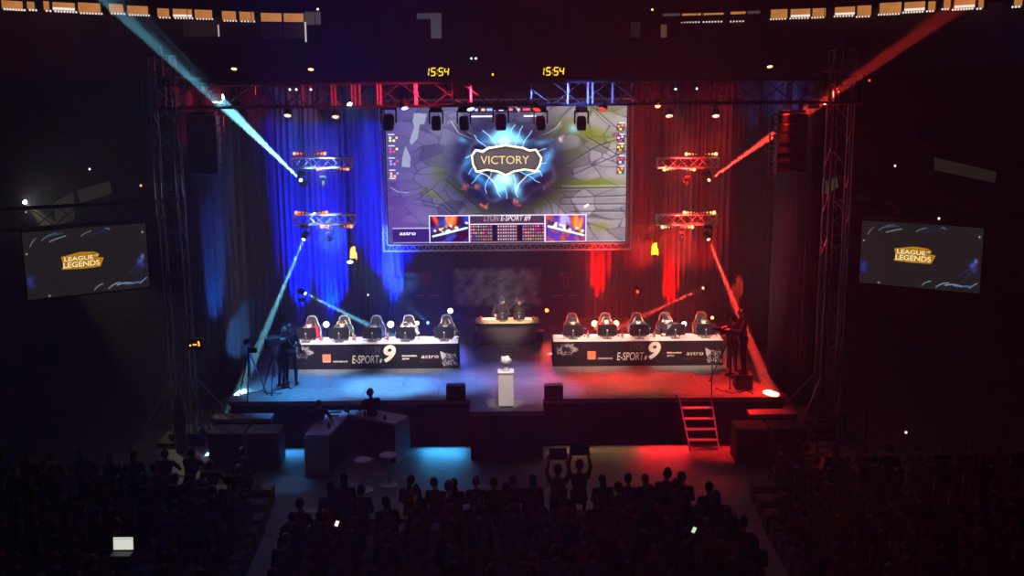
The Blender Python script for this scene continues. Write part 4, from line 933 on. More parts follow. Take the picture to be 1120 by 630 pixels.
side_screen((943.5, 240.5), (1076.5, 249.5), 30.3, 28.7, P(944, 240.5, 30.3).z-P(944, 308.5, 30.3).z, 'hanging side screen with a golden logo on the right of the stage', 1)
# ================================================================== PLAYER TABLES
bannerm = mat('banner_print_dark', (.009, .008, .013), .7, spec=.15)
def player_table(px0, px1, pyb, lab, mirror=False):
    a = PZ(px0, pyb, SZ); b = PZ(px1, pyb, SZ); w = b.x-a.x; D = .80; Hh = .75; Yf = (a.y+b.y)/2
    r = thing('player_table', lab, 'table', ((a.x+b.x)/2, Yf, SZ), 0, 'player tables')
    MB().box((0, D/2, Hh-.02), (w, D, .04), bev=.006).build('tabletop', whitep, r)
    for sx in (-1, 1):
        for y in (.08, D-.08): MB().cyl((sx*(w/2-.1), y, 0), (sx*(w/2-.1), y, Hh-.04), .02, n=8).build('leg', darkmetal, r)
    MB().box((0, -.02, Hh/2-.01), (w+.02, .03, Hh-.021)).build('banner_front', bannerm, r)
    MB().box((-w/2-.005, D/2, Hh/2-.02), (.02, D, Hh-.041)).build('banner_side', bannerm, r)
    MB().box((w/2+.005, D/2, Hh/2-.02), (.02, D, Hh-.041)).build('banner_side', bannerm, r)
    return r, w, Yf
TL_, wL, YL = player_table(318, 501, 403.2, 'long white player table with black sponsor banner on the blue-lit left stage')
TR_, wR, YR = player_table(605, 790.5, 399.8, 'long white player table with black sponsor banner on the red-lit right stage')
def banner_prints(root, Y, o):
    """o: px of the '9' centre ; all marks laid out relative to it, in picture proportions"""
    cx, cy = o; s = P(cx+1, cy, Y).x-P(cx, cy, Y).x
    def L(dx, dy): q = P(cx+dx, cy+dy, Y-.04)-Vector(root.location); q.y = -.042; return q
    text('9', 'lettering', cream, root, L(0, 0), 19.5*s*1.03, 13.5*s, shear=.18, bold=.035)
    text('E-SPORT', 'lettering', cream, root, L(-26.3, 6.2), 9.0*s, 29.5*s, shear=.14, bold=.004)
    text('#', 'lettering', cream, root, L(-9.8, 7.8), 4.6*s, 2.8*s, shear=.3, bold=.06)
    text('LYON', 'lettering', dimlet, root, L(-18.5, -4), 8.2*s, 16.5*s, shear=.16, bold=.02)
    m = MB(); q = L(-69, 5.2); m.box((q.x, q.y, q.z), (9.0*s, .006, 9.2*s)); m.build('orange_square', orange, root)
    m = MB(); 
    for k in range(5): m.box((q.x-3.4*s+k*1.6*s, q.y-.004, q.z-3.3*s), (1.1*s, .004, 1.2*s))
    m.build('square_caption', mat('pale_orange', (.8, .5, .35), .6), root)
    m = MB(); q = L(-54, 8.6)
    for k in range(11): m.box((q.x+(k-5)*1.45*s, q.y, q.z), (1.05*s, .004, 1.7*s))
    m.build('sponsor_caption', mat('pale_caption', (.6, .57, .52), .6), root)
    text('dailymotion', 'lettering', cream, root, L(21.3, 2.4), 2.5*s, 16.5*s, bold=.03); text('games', 'lettering', cream, root, L(17.4, 5.8), 1.8*s, 7.5*s, bold=.02)
    text('astro', 'lettering', cream, root, L(44, 3.2), 3.6*s, 18.5*s, shear=.1, bold=.0)
    m = MB(); q = L(32, 9)
    for k in range(3): m.cyl((q.x+(k*3-.8)*s, q.y, q.z-1.3*s), (q.x+(k*3+.8)*s, q.y, q.z+1.3*s), .3*s, n=4)
    m.build('slashes', dimlet, root)
    # scratchy silver artwork at both ends: abstract strokes
    rnd = random.Random(3)
    m = MB(); q = L(-96, -1)
    for k in range(150):
        t = rnd.random()*6.28; rr = rnd.uniform(.45, 1); x = 12*rr*math.cos(t); z = 6.5*rr*math.sin(t)+.3*x*.15
        dx = rnd.uniform(-2.2, 2.2); dz = rnd.uniform(-1.5, 1.5)
        if x > 6: z *= max(.1, (13-x)/7)
        m.cyl((q.x+x*s, q.y, q.z+z*s), (q.x+(x+dx)*s, q.y, q.z+(z+dz)*s), rnd.uniform(.12, .3)*s, n=4)
    m.build('scratch_artwork', silver, root)
    m = MB(); q = L(64, 5)
    m.prism([(q.x-9*s, q.z+8.3*s), (q.x-2*s, q.z+5*s), (q.x-4*s, q.z+.5*s), (q.x-7*s, q.z-1*s)], q.y-.002, q.y+.002, 'y')
    for k in range(95):
        x = rnd.uniform(-6, 9); z = rnd.uniform(-9, 5-abs(x)*.2); t = rnd.uniform(.6, 2.4); ln = rnd.uniform(.8, 3.2)
        m.cyl((q.x+x*s, q.y, q.z+z*s), (q.x+(x+ln*math.cos(t))*s, q.y, max(q.z+(z+ln*math.sin(t))*s, q.z-9.3*s)), rnd.uniform(.15, .34)*s, n=4)
    m.build('figure_artwork', silver, root)
banner_prints(TL_, YL, (426.3, 386.9)); banner_prints(TR_, YR, (716, 383.4))

# ---------------- gaming chair
chair_leather = mat('chair_leather', (.03, .03, .034), .4)
trimw = mat('chair_white_trim', (.55, .55, .57), .45)
def gaming_chair(trimw=None):
    trimw = trimw or MATS['chair_white_trim']
    r = thing('gaming_chair', 'winged gaming chair', 'chair')
    MB().box((0, 0, .46), (.50, .50, .10), bev=.035).build('seat', chair_leather, r)
    out = [(-.24, .50), (-.27, .72), (-.30, .92), (-.27, 1.02), (-.20, 1.12), (-.165, 1.26), (-.12, 1.335), (0, 1.355), (.12, 1.335), (.165, 1.26), (.20, 1.12), (.27, 1.02), (.30, .92), (.27, .72), (.24, .50)]
    m = MB(); m.prism(out, .22, .31, 'y'); b = m.build('backrest', chair_leather, r); bv = b.modifiers.new('b', 'BEVEL'); bv.width = .02; bv.segments = 2
    for s in (-1, 1):
        m = MB(); pts = [Vector((s*abs(x), .205, z)) for x, z in out[1:8]]; m.tube(pts, .020, 8); m.build('side_trim', trimw, b)
        m = MB(); m.tube([Vector((s*.15, .21, .56)), Vector((s*.17, .21, .90)), Vector((s*.10, .21, 1.12))], .013, 6); m.build('stripe', trimw, b)
        m = MB(); m.box((s*.31, .0, .66), (.08, .26, .035), bev=.012).cyl((s*.29, .03, .44), (s*.29, .03, .65), .02, n=8); m.build('armrest', greypl, r)
    MB().box((0, .19, 1.18), (.22, .06, .11), bev=.025).build('headrest_pillow', chair_leather, b)
    MB().cyl((0, 0, .10), (0, 0, .42), .03, n=10).build('gas_column', darkmetal, r)
    m = MB()
    for k in range(5):
        a = k*2*PI/5+.3; m.cyl((0, 0, .12), (.32*math.cos(a), .32*math.sin(a), .07), .026, .018, n=8).ell((.32*math.cos(a), .32*math.sin(a), .03), .03, 8, 6)
    m.build('star_base', darkmetal, r)
    return r
def monitor():
    r = thing('monitor', 'monitor', 'monitor')
    MB().box((0, 0, .25), (.56, .035, .33), bev=.008).box((0, -.02, .24), (.26, .03, .18), bev=.01).build('casing', glasst, r)
    MB().box((0, .0185, .255), (.53, .002, .30)).build('screen', emat('monitor_image', (.35, .5, .8), .9), r)
    MB().box((0, -.03, .13), (.05, .03, .22), bev=.006).build('stand_neck', greypl, r)
    MB().box((0, -.02, .008), (.26, .20, .014), bev=.004).build('stand_base', greypl, r)
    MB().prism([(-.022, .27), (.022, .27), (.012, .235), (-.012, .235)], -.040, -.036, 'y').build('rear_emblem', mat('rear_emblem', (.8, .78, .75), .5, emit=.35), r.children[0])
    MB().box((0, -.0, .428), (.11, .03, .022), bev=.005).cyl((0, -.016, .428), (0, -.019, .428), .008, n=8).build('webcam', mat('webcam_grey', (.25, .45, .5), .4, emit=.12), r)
    return r
def keyboard():
    r = thing('keyboard', 'keyboard', 'keyboard'); MB().box((0, 0, .012), (.42, .14, .022), bev=.005).build('case', black, r)
    m = MB()
    for i in range(14):
        for j in range(5): m.box((-.19+i*.029, -.05+j*.025, .027), (.023, .02, .008))
    m.build('keys', greypl, r); return r
def mouse():
    r = thing('mouse', 'mouse', 'mouse'); MB().ell((0, 0, .012), (.032, .055, .024), 12, 8).build('shell', black, r, smooth=True); MB().cyl((0, .02, .03), (0, .035, .031), .006, n=8).build('wheel', greypl, r); return r
def bottle():
    r = thing('bottle', 'bottle', 'bottle'); 
    MB().lathe([(.001, 0), (.032, 0), (.034, .02), (.034, .13), (.030, .16), (.013, .195), (.013, .215), (.001, .215)], n=14).build('body', mat('bottle_plastic', (.55, .25, .3), .2), r, smooth=False)
    MB().lathe([(.001, .215), (.015, .215), (.015, .235), (.001, .235)], n=12).build('cap', mat('bottle_cap', (.7, .05, .05), .4), r)
    MB().lathe([(.0345, .06), (.0345, .12)], n=14).build('label_band', mat('red_band', (.65, .03, .04), .5), r.children[0]); return r
protos = {}
def use(kind, fn, loc, rz, label, group):
    if kind not in protos: protos[kind] = fn(); index_kids(protos[kind]); o = protos[kind]
    else: o = copy_tree(protos[kind])
    o.location = loc; o.rotation_euler = (0, 0, rz); o['label'] = label; o['group'] = group; return o
def person_thing(lab, loc, J, mats, rz=0, cat='person', group=None, **k):
    r = thing('person', lab, cat, loc, rz, group); person(r, J, mats, **k); return r
denim = cloth('dark_denim', (.03, .035, .06)); shoe = cloth('dark_shoes', (.02, .02, .02))
lip = mat('lips', (.42, .18, .15), .5)
def shirt(n, c): return cloth('shirt_'+n, c)
black_hs = mat('headset_black', (.03, .03, .035), .4); white_hs = mat('headset_white', (.6, .62, .66), .4)
zt_ = SZ+.75
side_words = ['outermost', 'second from the outside', 'middle', 'second from the centre', 'closest to the centre']
Lp = [(340, 'desk', (0, -.30, 1.15), (0, -1, -.1), ('claret', (.30, .015, .05)), hairb, 'a claret top looking over the monitor'),
      (375.5, 'head', (0, -.26, 1.15), (0, -1, -.3), ('charcoal', (.04, .045, .05)), hairb, 'charcoal top with both hands at the headset'),
      (411, 'desk', (-.02, -.34, 1.11), (0, -1, -.4), ('navy', (.03, .05, .12)), hairk, 'navy top bent low over the desk'),
      (446.5, 'head', (-.04, -.32, 1.09), (0, -1, -.4), ('grey', (.30, .30, .33)), hairk, 'grey top leaning forward with raised hands'),
      (488, 'head', (0, -.26, 1.14), (0, -1, -.8), ('black', (.02, .02, .025)), hairk, 'black top, head bowed under both hands')]
Rp = [(626, 'ear', (0, -.28, 1.14), (0, -1, -.2), ('black', (.02, .02, .025)), hairk, 'black top with one hand at the ear'),
      (662.5, 'head', (.0, -.28, 1.15), (.1, -1, -.1), ('red', (.35, .04, .04)), hairb, 'red-lit top between two glaring lamps'),
      (697, 'head', (0, -.26, 1.14), (0, -1, -.3), ('slate', (.06, .06, .08)), hairk, 'slate top with both hands on the headset'),
      (728, 'ear', (-.02, -.26, 1.14), (0, -1, -.25), ('black', (.02, .02, .025)), hairk, 'dark top half hidden by the monitor'),
      (768, 'desk', (0, -.26, 1.14), (0, -1, -.15), ('black', (.02, .02, .025)), hairb, 'black top with bare forearm on the table')]
def players(lst, root, Yf, sd, order):
    for i, (px, hands, head, face, sh, hr, desc) in enumerate(lst):
        Yp = Yf+1.05; X = P(px, 352, Yp).x; w_ = order[i]; X0 = X
        lx = X0
        person_thing('player in %s, %s at the %s table' % (desc, ('1st', '2nd', '3rd', '4th', '5th')[i], sd), (X, Yp, SZ), seated(hands=hands, head=head, face=face, seat=.47, lean=.10),
                     [skin, shirt(sh[0], sh[1]), denim, shoe, eyem, lip], hair=hr, headset=white_hs if i == 3 else black_hs, hair_long=.0)
        use('chair' if sd == 'left' else 'chair_red', gaming_chair if sd == 'left' else (lambda: gaming_chair(mat('chair_red_trim', (.75, .10, .07), .4))), (X, Yp+.02, SZ), 0, 'black winged chair with '+('white' if sd == 'left' else 'red')+' edging, %s from the left at the %s table' % (('first', 'second', 'third', 'fourth', 'fifth')[i], sd), 'gaming chairs of the players').scale = (.86, .95, .95)
        mx = X-.02
        if sd == 'right' and i == 3: mx = X+.18
        mz = zt_
        use('monitor', monitor, (mx, Yf+.26, mz), 0, 'black monitor seen from behind before the %s player from the left at the %s table' % (('first', 'second', 'third', 'fourth', 'fifth')[i], sd), 'monitors on the player tables')
        area((mx, Yf+.31, mz+.26), (X, Yf+.9, mz+.42), 9, (1, .84, .74), .5, .3, 'monitor_glow')
        use('keyboard', keyboard, (X, Yf+.50, zt_), 0, 'black keyboard of the %s player from the left at the %s table' % (('first', 'second', 'third', 'fourth', 'fifth')[i], sd), 'keyboards on the player tables')
        use('mouse', mouse, (X+.34, Yf+.50, zt_), 0, 'black mouse beside the keyboard of the %s player from the left at the %s table' % (('first', 'second', 'third', 'fourth', 'fifth')[i], sd), 'mice on the player tables')
        if i in (0, 1, 2): use('bottle', bottle, (X+.42, Yf+.34, zt_), 0, 'small red bottle between the %s and next monitor on the %s table' % (('first', 'second', 'third')[i], sd), 'bottles on the player tables')
players(Lp, TL_, YL, 'left', side_words); players(Rp, TR_, YR, 'right', side_words)
# papers on tables
paper = mat('paper_white', (.8, .8, .78), .6)
for (px, py, lab, T_) in ((331, 371.5, 'white paper sheet at the outer end of the left player table', YL), (397, 371, 'white paper sheet between the second and third left players', YL), (434, 371, 'white paper sheet between the third and fourth left players', YL), (645, 367.5, 'white paper sheet between the first and second right players', YR), (672, 367.5, 'white paper sheet between the second and third right players', YR), (713, 367.5, 'white paper sheet between the third and fourth right players', YR), (784, 366.5, 'small white box at the right end of the right player table', YR)):
    q = PZ(px, py, zt_+.01)
    if 'box' in lab: o = MB().box((0, 0, .035), (.10, .08, .07), bev=.006).build('small_box', paper, None, (q.x, q.y, zt_)); tag(o, lab, 'box')
    else: o = MB().box((0, 0, .003), (.22, .30, .004)).box((.02, .03, .007), (.21, .29, .003), Matrix.Rotation(.12, 3, 'Z')).build('paper_sheet', paper, None, (q.x, q.y, zt_)); tag(o, lab, 'paper', 'papers on the player tables')

# ================================================================== PRESENTER DESK
a = PZ(525, 378.5, SZ); b = PZ(585, 378, SZ); w = b.x-a.x; Yd = a.y
r = thing('presenter_desk', 'dark grey presenter desk with a pale overhanging top at the rear centre of the stage', 'desk', ((a.x+b.x)/2, Yd, SZ))
dgrey = mat('desk_grey_front', (.03, .026, .025), .7, spec=.2)
MB().box((0, .02, .29), (w, .04, .56)).box((0, .02, .62), (w-.01, .03, .12), mi=1).build('front_panel', [dgrey, black], r)
for s in (-1, 1): MB().box((s*(w/2-.02), .38, .34), (.04, .7, .68)).build('side_panel', dgrey, r)
a2 = P(519.5, 352, Yd); b2 = P(590, 352, Yd); w2 = b2.x-a2.x
MB().box(((a2.x+b2.x)/2-r.location.x, .37, .69), (w2, .84, .06), bev=.008).build('tray', matte, r); MB().box(((a2.x+b2.x)/2-r.location.x, .37, .7235), (w2-.02, .82, .007)).build('desktop', mat('desk_maple', (.50, .36, .20), .5), r)
dz = SZ+.727
DX = r.location.x
def laptop(loc, rz, label, glow=(.3, .5, .7), back=False):
    r = thing('laptop', label, 'laptop', loc, rz); MB().box((0, 0, .01), (.34, .23, .018), bev=.004).build('base', greypl, r)
    Rm = Matrix.Rotation(-.25, 3, 'X'); MB().box((0, .12, .12), (.34, .012, .22), Rm, bev=.003).build('lid', black, r)
    MB().box((0, .114, .118), (.31, .002, .19), Rm).build('display', emat('laptop_'+label[:4], glow, 1.0), r); return r
use('monitor', monitor, (P(551, 345, Yd+.2).x-.05, Yd+.22, dz), 0, 'dark monitor seen from behind, left one of the pair on the presenter desk', 'monitors on the presenter desk')
use('monitor', monitor, (P(560, 345, Yd+.2).x+.22, Yd+.26, dz), 0, 'dark monitor seen from behind, right one of the pair on the presenter desk', 'monitors on the presenter desk')
for o in list(bpy.data.objects):
    if o.get('group') == 'monitors on the presenter desk': o.scale = (.62, .8, .62)
person_thing('left presenter in a black jacket, head tilted towards the colleague, behind the desk', (P(548, 340, Yd+1.15).x, Yd+1.15, SZ), seated(hands='desk', head=(.05, -.18, 1.22), face=(.6, -1, -.15), seat=.50, lean=.06), [skin, shirt('jacket', (.022, .02, .02)), denim, shoe, eyem, lip], hair=hairk, headset=mat('headset_blue', (.03, .05, .35), .4))
person_thing('right presenter in a dark jacket holding the headset with raised hands', (P(568.5, 340, Yd+1.15).x, Yd+1.15, SZ), seated(hands='head', head=(0, -.18, 1.20), face=(-.6, -1, -.1), seat=.50, lean=.04), [skin, shirt('jacket', (.022, .02, .02)), denim, shoe, eyem, lip], hair=hairb, headset=mat('headset_blue', (.03, .05, .35), .4))
q = P(568, 345, Yd+1.0)
for px, w_ in ((548, 'left'), (568.5, 'right')):
    X = P(px, 340, Yd+1.15).x; rr = thing('office_chair', 'dark office chair under the %s presenter' % w_, 'chair', (X, Yd+1.2, SZ))
    MB().box((0, -.03, .46), (.46, .46, .08), bev=.03).build('seat', black, rr); MB().box((0, .25, .78), (.42, .06, .45), bev=.025).build('backrest', black, rr)
    MB().cyl((0, 0, .08), (0, 0, .43), .03).build('column', darkmetal, rr); m = MB()
    for k in range(5): m.cyl((0, 0, .08), (.28*math.cos(k*1.257), .28*math.sin(k*1.257), .05), .02, n=6)
    m.build('star_base', darkmetal, rr)
for px, c, w_ in ((526, 'red', 'left'), (583, 'red', 'right')):
    q = PZ(px, 350, dz); rr = thing('drink_can', 'red drink can at the %s end of the presenter desk' % w_, 'can', (q.x, q.y, dz)); MB().lathe([(.001, 0), (.028, 0), (.033, .01), (.033, .11), (.027, .12), (.001, .12)], n=14).build('body', mat('can_red', (.7, .03, .04), .3), rr); MB().lathe([(.001, .121), (.026, .121)], n=12).build('lid', alu, rr)
for px, py, w_, dxx in ((534, 349, 'left', 0), (575, 349, 'right', 0)):
    q = PZ(px, py, dz); tag(MB().box((0, 0, .003), (.42, .28, .005)).box((.03, .02, .008), (.38, .26, .004), Matrix.Rotation(.1, 3, 'Z')).build('paper_stack', paper, None, (q.x, q.y, dz+.002)), 'spread white papers on the %s half of the presenter desk' % w_, 'paper')
q = PZ(521, 373.5, SZ)
rr = thing('litter_bin', 'small black box with a blue bottle left of the presenter desk', 'box', (q.x, q.y+.1, SZ)); MB().box((0, 0, .17), (.20, .22, .34), bev=.01).build('body', black, rr); MB().box((0, 0, .345), (.22, .24, .02)).build('rim', greypl, rr)
rr = use('bottle', bottle, (q.x, q.y+.1, SZ+.355), 0, 'blue-lit bottle standing on the small black box left of the presenter desk', 'bottles on stage')
q = PZ(590, 373, SZ); rr = thing('equipment_case', 'dark red-lit case on the floor right of the presenter desk', 'case', (q.x, q.y+.1, SZ)); MB().box((0, 0, .16), (.24, .3, .32), bev=.012).build('body', black, rr); MB().tube([Vector((-.06, -.155, .2)), Vector((-.06, -.18, .2)), Vector((.06, -.18, .2)), Vector((.06, -.155, .2))], .008, 6).build('handle', darkmetal, rr)

# ================================================================== TROPHY ON PLINTH
q = PZ(553.5, 446, SZ)
r = thing('plinth', 'white lit plinth carrying the trophy at the front of the stage', 'plinth', (q.x, q.y+.19, SZ))
MB().box((0, 0, .47), (.385, .385, .86), bev=.008).build('column', mat('plinth_white', (.85, .80, .78), .5), r); MB().box((0, 0, .025), (.36, .36, .05)).build('plinth_foot', black, r); MB().box((0, 0, .915), (.41, .41, .03), bev=.005).build('top_plate', mat('plinth_white', (.85, .80, .78), .5), r)
t = thing('trophy', 'pale round glassy trophy on a small stem standing on the white plinth', 'trophy', (q.x, q.y+.19, SZ+.932))
tm = mat('trophy_frosted', (.9, .86, .86), .25, .2)
MB().lathe([(.001, 0), (.085, 0), (.085, .03), (.06, .05), (.05, .12), (.07, .15), (.001, .15)], n=8).build('base', tm, t)
rs_ = random.Random(2); MB().ell((0, 0, .26), (.135, .11, .13), 14, 10, fn=lambda v: 1+.05*math.sin(v.x*9+v.z*5)).ell((-.07, 0, .34), (.05, .05, .05), 8, 6).ell((.05, .0, .36), (.05, .05, .045), 8, 6).ell((.10, .0, .27), (.05, .05, .06), 8, 6).build('cup', tm, t)

# ================================================================== FLOOR LAMPS FACING THE CAMERA
def floorlamp(px, py, Y, lab, lm, R, e, col, size=70):
    a = P(px, py, Y); d = (Vector((0, 0, CZ))-a).normalized()
    r = thing('floor_par', lab, 'stage light', (a.x, a.y, SZ)); c = Vector((0, 0, a.z-SZ)); Rm = rot_to(d)
    MB().lathe([(.001, -.2), (R*1.0, -.2), (R*1.35, -.12), (R*1.4, 0), (R*1.4, .012)], c, 18, Rm).build('can', black, r)
    MB().cyl(c-d*.02, c+d*.004, R, n=20).build('lens', lm, r)
    m = MB(); m.cyl((0, .06, .03), (0, .06, c.z), .015, n=6)
    for k in range(3): m.cyl((0, .06, .05), (.18*math.cos(k*2.1+.5), .06+.18*math.sin(k*2.1+.5), .01), .012, n=6)
    m.build('stand', darkmetal, r)
    if e: spot(a+d*.05, a+d*6, e, col, size, R*.8, 1.0, 'floor_lamp')
ice = emat('lens_cold_white', (.55, .75, 1), 12); BLU = (.05, .12, 1)
floorlamp(356.8, 354.8, 35.0, 'cold white floor lamp between the first and second left players', ice, .088, 1500, BLU, 30)
floorlamp(427.3, 354.8, 35.0, 'cold white floor lamp between the third and fourth left players', ice, .098, 1500, BLU, 30)
floorlamp(456, 353.5, 35.0, 'cold white floor lamp half hidden behind the fourth left player', ice, .062, 500, BLU)
floorlamp(492.5, 340, 36.6, 'cold white lamp on a stand behind the fifth left player', ice, .078, 500, BLU)
hy = emat('lens_hot_yellow', (1, .5, .12), 14)
floorlamp(650.3, 354, 35.0, 'glaring yellow-red floor lamp left of the second right player', hy, .09, 3500, RD, 30)
floorlamp(673.8, 353.8, 35.0, 'glaring yellow-red floor lamp right of the second right player', hy, .086, 3500, RD, 30)
floorlamp(748.3, 354.2, 35.0, 'pinkish red floor lamp between the fourth and fifth right players', emat('lens_pink', (1, .30, .22), 18), .072, 1000, RD)
floorlamp(598, 339.5, 36.6, 'orange-red lamp on a stand right of the presenters', emat('lens_orange2', (1, .20, .04), 6), .06, 90, RD)
floorlamp(779, 347.5, 35.6, 'small orange lamp behind the fifth right player', emat('lens_orange3', (1, .35, .05), 8), .045, 0, RD)
floorlamp(402.5, 322.5, 37.0, 'tiny pale lamp high behind the third left player', emat('lens_tiny', (.6, .7, 1), 5), .025, 0, RD)

# ================================================================== CAMERA CREW AND STANDS
def tripod(loc, h, label, spread=.45, rz=0, cam_=True, aimd=(1, 0, 0), cat='camera'):
    r = thing('tripod_camera' if cam_ else 'light_stand', label, cat, loc, rz)
    for k in range(3):
        a = k*2*PI/3+.5; m = MB(); m.cyl((0, 0, h-.1), (spread*math.cos(a), spread*math.sin(a), .02), .022, .016, n=8); m.ell((spread*math.cos(a), spread*math.sin(a), .02), .028, 8, 6); m.build('leg', darkmetal, r)
    MB().cyl((0, 0, h*.35), (0, 0, h+.02), .028, n=10).build('column', darkmetal, r)
    if cam_:
        R = rot_to(aimd).to_4x4(); d = Vector(aimd).normalized(); sd = d.cross(Vector((0, 0, 1))).normalized(); M = Matrix((sd, d, Vector((0, 0, 1)))).transposed()
        MB().box((0, 0, h+.06), (.10, .14, .08), M, bev=.01).build('pan_head', greypl, r)
        MB().box(Vector((0, 0, h+.22)), (.15, .42, .22), M, bev=.02).build('camera_body', black, r)
        c = Vector((0, 0, h+.22)); MB().cyl(c+d*.2, c+d*.42, .06, .07, n=14).build('camera_lens', black, r)
        MB().box(c-d*.02+Vector((0, 0, .16)), (.04, .22, .03), M).box(c+d*.08+Vector((0, 0, .13)), (.03, .03, .07), M).box(c-d*.09+Vector((0, 0, .13)), (.03, .03, .07), M).build('top_handle', greypl, r)
        MB().box(c-d*.1-sd*.12+Vector((0, 0, .03)), (.04, .14, .09), M, bev=.01).build('viewfinder', greypl, r)
        MB().cyl(Vector((0, 0, h+.05)), Vector((0, 0, h-.02))-d*.45, .012, n=8).build('pan_bar', darkmetal, r)
    return r
q = PZ(301, 428, SZ); tripod((q.x, q.y, SZ), 1.15, 'broadcast camera on a tripod at the left front of the stage', .42, aimd=(1, .9, 0))
crew = [shirt('crew', (.012, .013, .016)), cloth('crew_trousers', (.016, .018, .026)), shoe]
q = PZ(309, 424, SZ); person_thing('camera operator in dark clothes standing left of the left player table, nearest the tripod', (q.x, q.y, SZ), standing(face=(.9, .3, -.2), hands='fwd', h=.98, lean=.08), [skin, crew[0], crew[1], shoe, eyem], rz=2.2, hair=hairb, voxel=.013, headset=black_hs)
q = PZ(319.5, 421, SZ); person_thing('second crew member in dark clothes standing close against the left player table', (q.x, q.y, SZ), standing(face=(-.3, 1, -.2), hands='down', h=1.0), [skin, crew[0], crew[1], shoe, eyem], rz=3.0, hair=hairk, voxel=.013)
# lamp stand at the extreme left
q = PZ(275, 434, SZ); r = tripod((q.x, q.y, SZ), 1.35, 'thin dark tripod stand with a small spot lamp at the left edge of the stage', .42, cam_=False, cat='stand')
MB().cyl((-.02, 0, 1.45), (.02, -.0, 1.45), .03).lathe([(.001, -.12), (.08, -.1), (.10, .08), (.001, .08)], (0, 0, 1.5), 14, rot_to((1, -.3, .1))).build('lamp_housing', black, r)
MB().box((.1, 0, 1.28), (.24, .1, .14), bev=.02).build('control_box', black, r)
q = PZ(299, 372, SZ)
# right crew
q = PZ(812, 424, SZ)
rr = thing('equipment_case', 'low black case under the right camera operator', 'case', (q.x, q.y, SZ)); MB().box((0, 0, .2), (.46, .42, .38), bev=.02).build('body', black, rr)
m = MB(); m.box((0, 0, .395), (.47, .43, .015)); m.build('lid', black, rr)
person_thing('camera operator in a dark hooded jacket and cap standing behind the right camera', (q.x, q.y, SZ+.403), standing(face=(-1, .1, -.2), hands='fwd', h=1.02, lean=.05), [skin, shirt('crew2', (.014, .014, .016)), crew[1], shoe, eyem], rz=-1.5, cap=black, voxel=.013)
q = PZ(795, 420, SZ); tripod((q.x, q.y, SZ), 1.30, 'broadcast camera on a tripod with red-lit legs at the right front of the stage', .5, aimd=(-1, .6, 0))
q = PZ(801, 412, SZ); person_thing('red-lit crew member half hidden behind the right broadcast camera', (q.x, q.y, SZ), standing(face=(-1, -.4, -.2), hands='fwd', h=1.02), [skin, shirt('crew2', (.014, .014, .016)), crew[1], shoe, eyem], rz=-1.1, hair=hairb, voxel=.013, headset=black_hs)
q = PZ(779, 437, SZ)
r = thing('microphone_stand', 'black microphone stand at the stage edge by the top of the metal steps', 'stand', (q.x, q.y+.12, SZ)); MB().lathe([(.001, 0), (.12, 0), (.12, .02), (.02, .03), (.001, .03)], n=16).build('base', black, r); MB().cyl((0, 0, .02), (0, 0, 1.22), .018, n=8).build('pole', black, r); MB().cyl((0, 0, 1.2), (.22, .1, 1.42), .012, n=8).build('boom_arm', black, r); MB().ell((.24, .11, 1.45), (.03, .03, .045), 10, 8).build('microphone', black, r)
# cables and light scattered gear at the right crew
for (pts, lab) in (([(783, 425), (792, 428), (803, 430), (815, 427), (826, 431)], 'loose black cable curling on the floor round the right camera crew'), ([(262, 428), (272, 431), (285, 427), (296, 431), (312, 429)], 'loose black cable lying on the floor by the left camera tripod')):
    m = MB(); qs = [PZ(x, y, SZ+.012) for x, y in pts]; c = qs[0].copy()
    fine = []
    for i in range(len(qs)-1):
        for k in range(5): fine.append(qs[i].lerp(qs[i+1], k/5)+Vector((0, .06*math.sin((i*5+k)*1.3), 0)))
    m.tube([p-c for p in fine], .014, 6); tag(m.build('cable', black, None, c), lab, 'cable')

# ================================================================== STEPS
a = P(742.5, 437, YF-.02); b = P(777.5, 436, YF-.02); c0 = PZ(755, 493, 0); c1 = PZ(786.5, 492, 0)
redsteel = mat('steps_steel', (.75, .75, .75), .5, .1)
r = thing('stage_steps', 'open metal steps leaning against the stage front at the right', 'steps', ((c0.x+c1.x)/2, c0.y, 0))
O = Vector(r.location); 
A0 = Vector((a.x, YF-.05, SZ+.03)); B0 = Vector((b.x, YF-.05, SZ+.03))
MB().cyl(c0-O, A0-O, .022, n=8).cyl(A0-O, A0-O+Vector((-.06, .12, .03)), .02, n=8).ell(A0-O+Vector((-.06, .1, .03)), .04, 8, 6).build('side_rail', redsteel, r); MB().cyl(c1-O, B0-O, .022, n=8).ell(B0-O, .035, 8, 6).build('side_rail', redsteel, r)
for k in range(1, 5):
    t = k/5; p0 = c0.lerp(A0, t)-O; p1 = c1.lerp(B0, t)-O; mid = (p0+p1)/2
    MB().box(mid, (abs(p1.x-p0.x), .12, .035)).build('tread', redsteel, r)

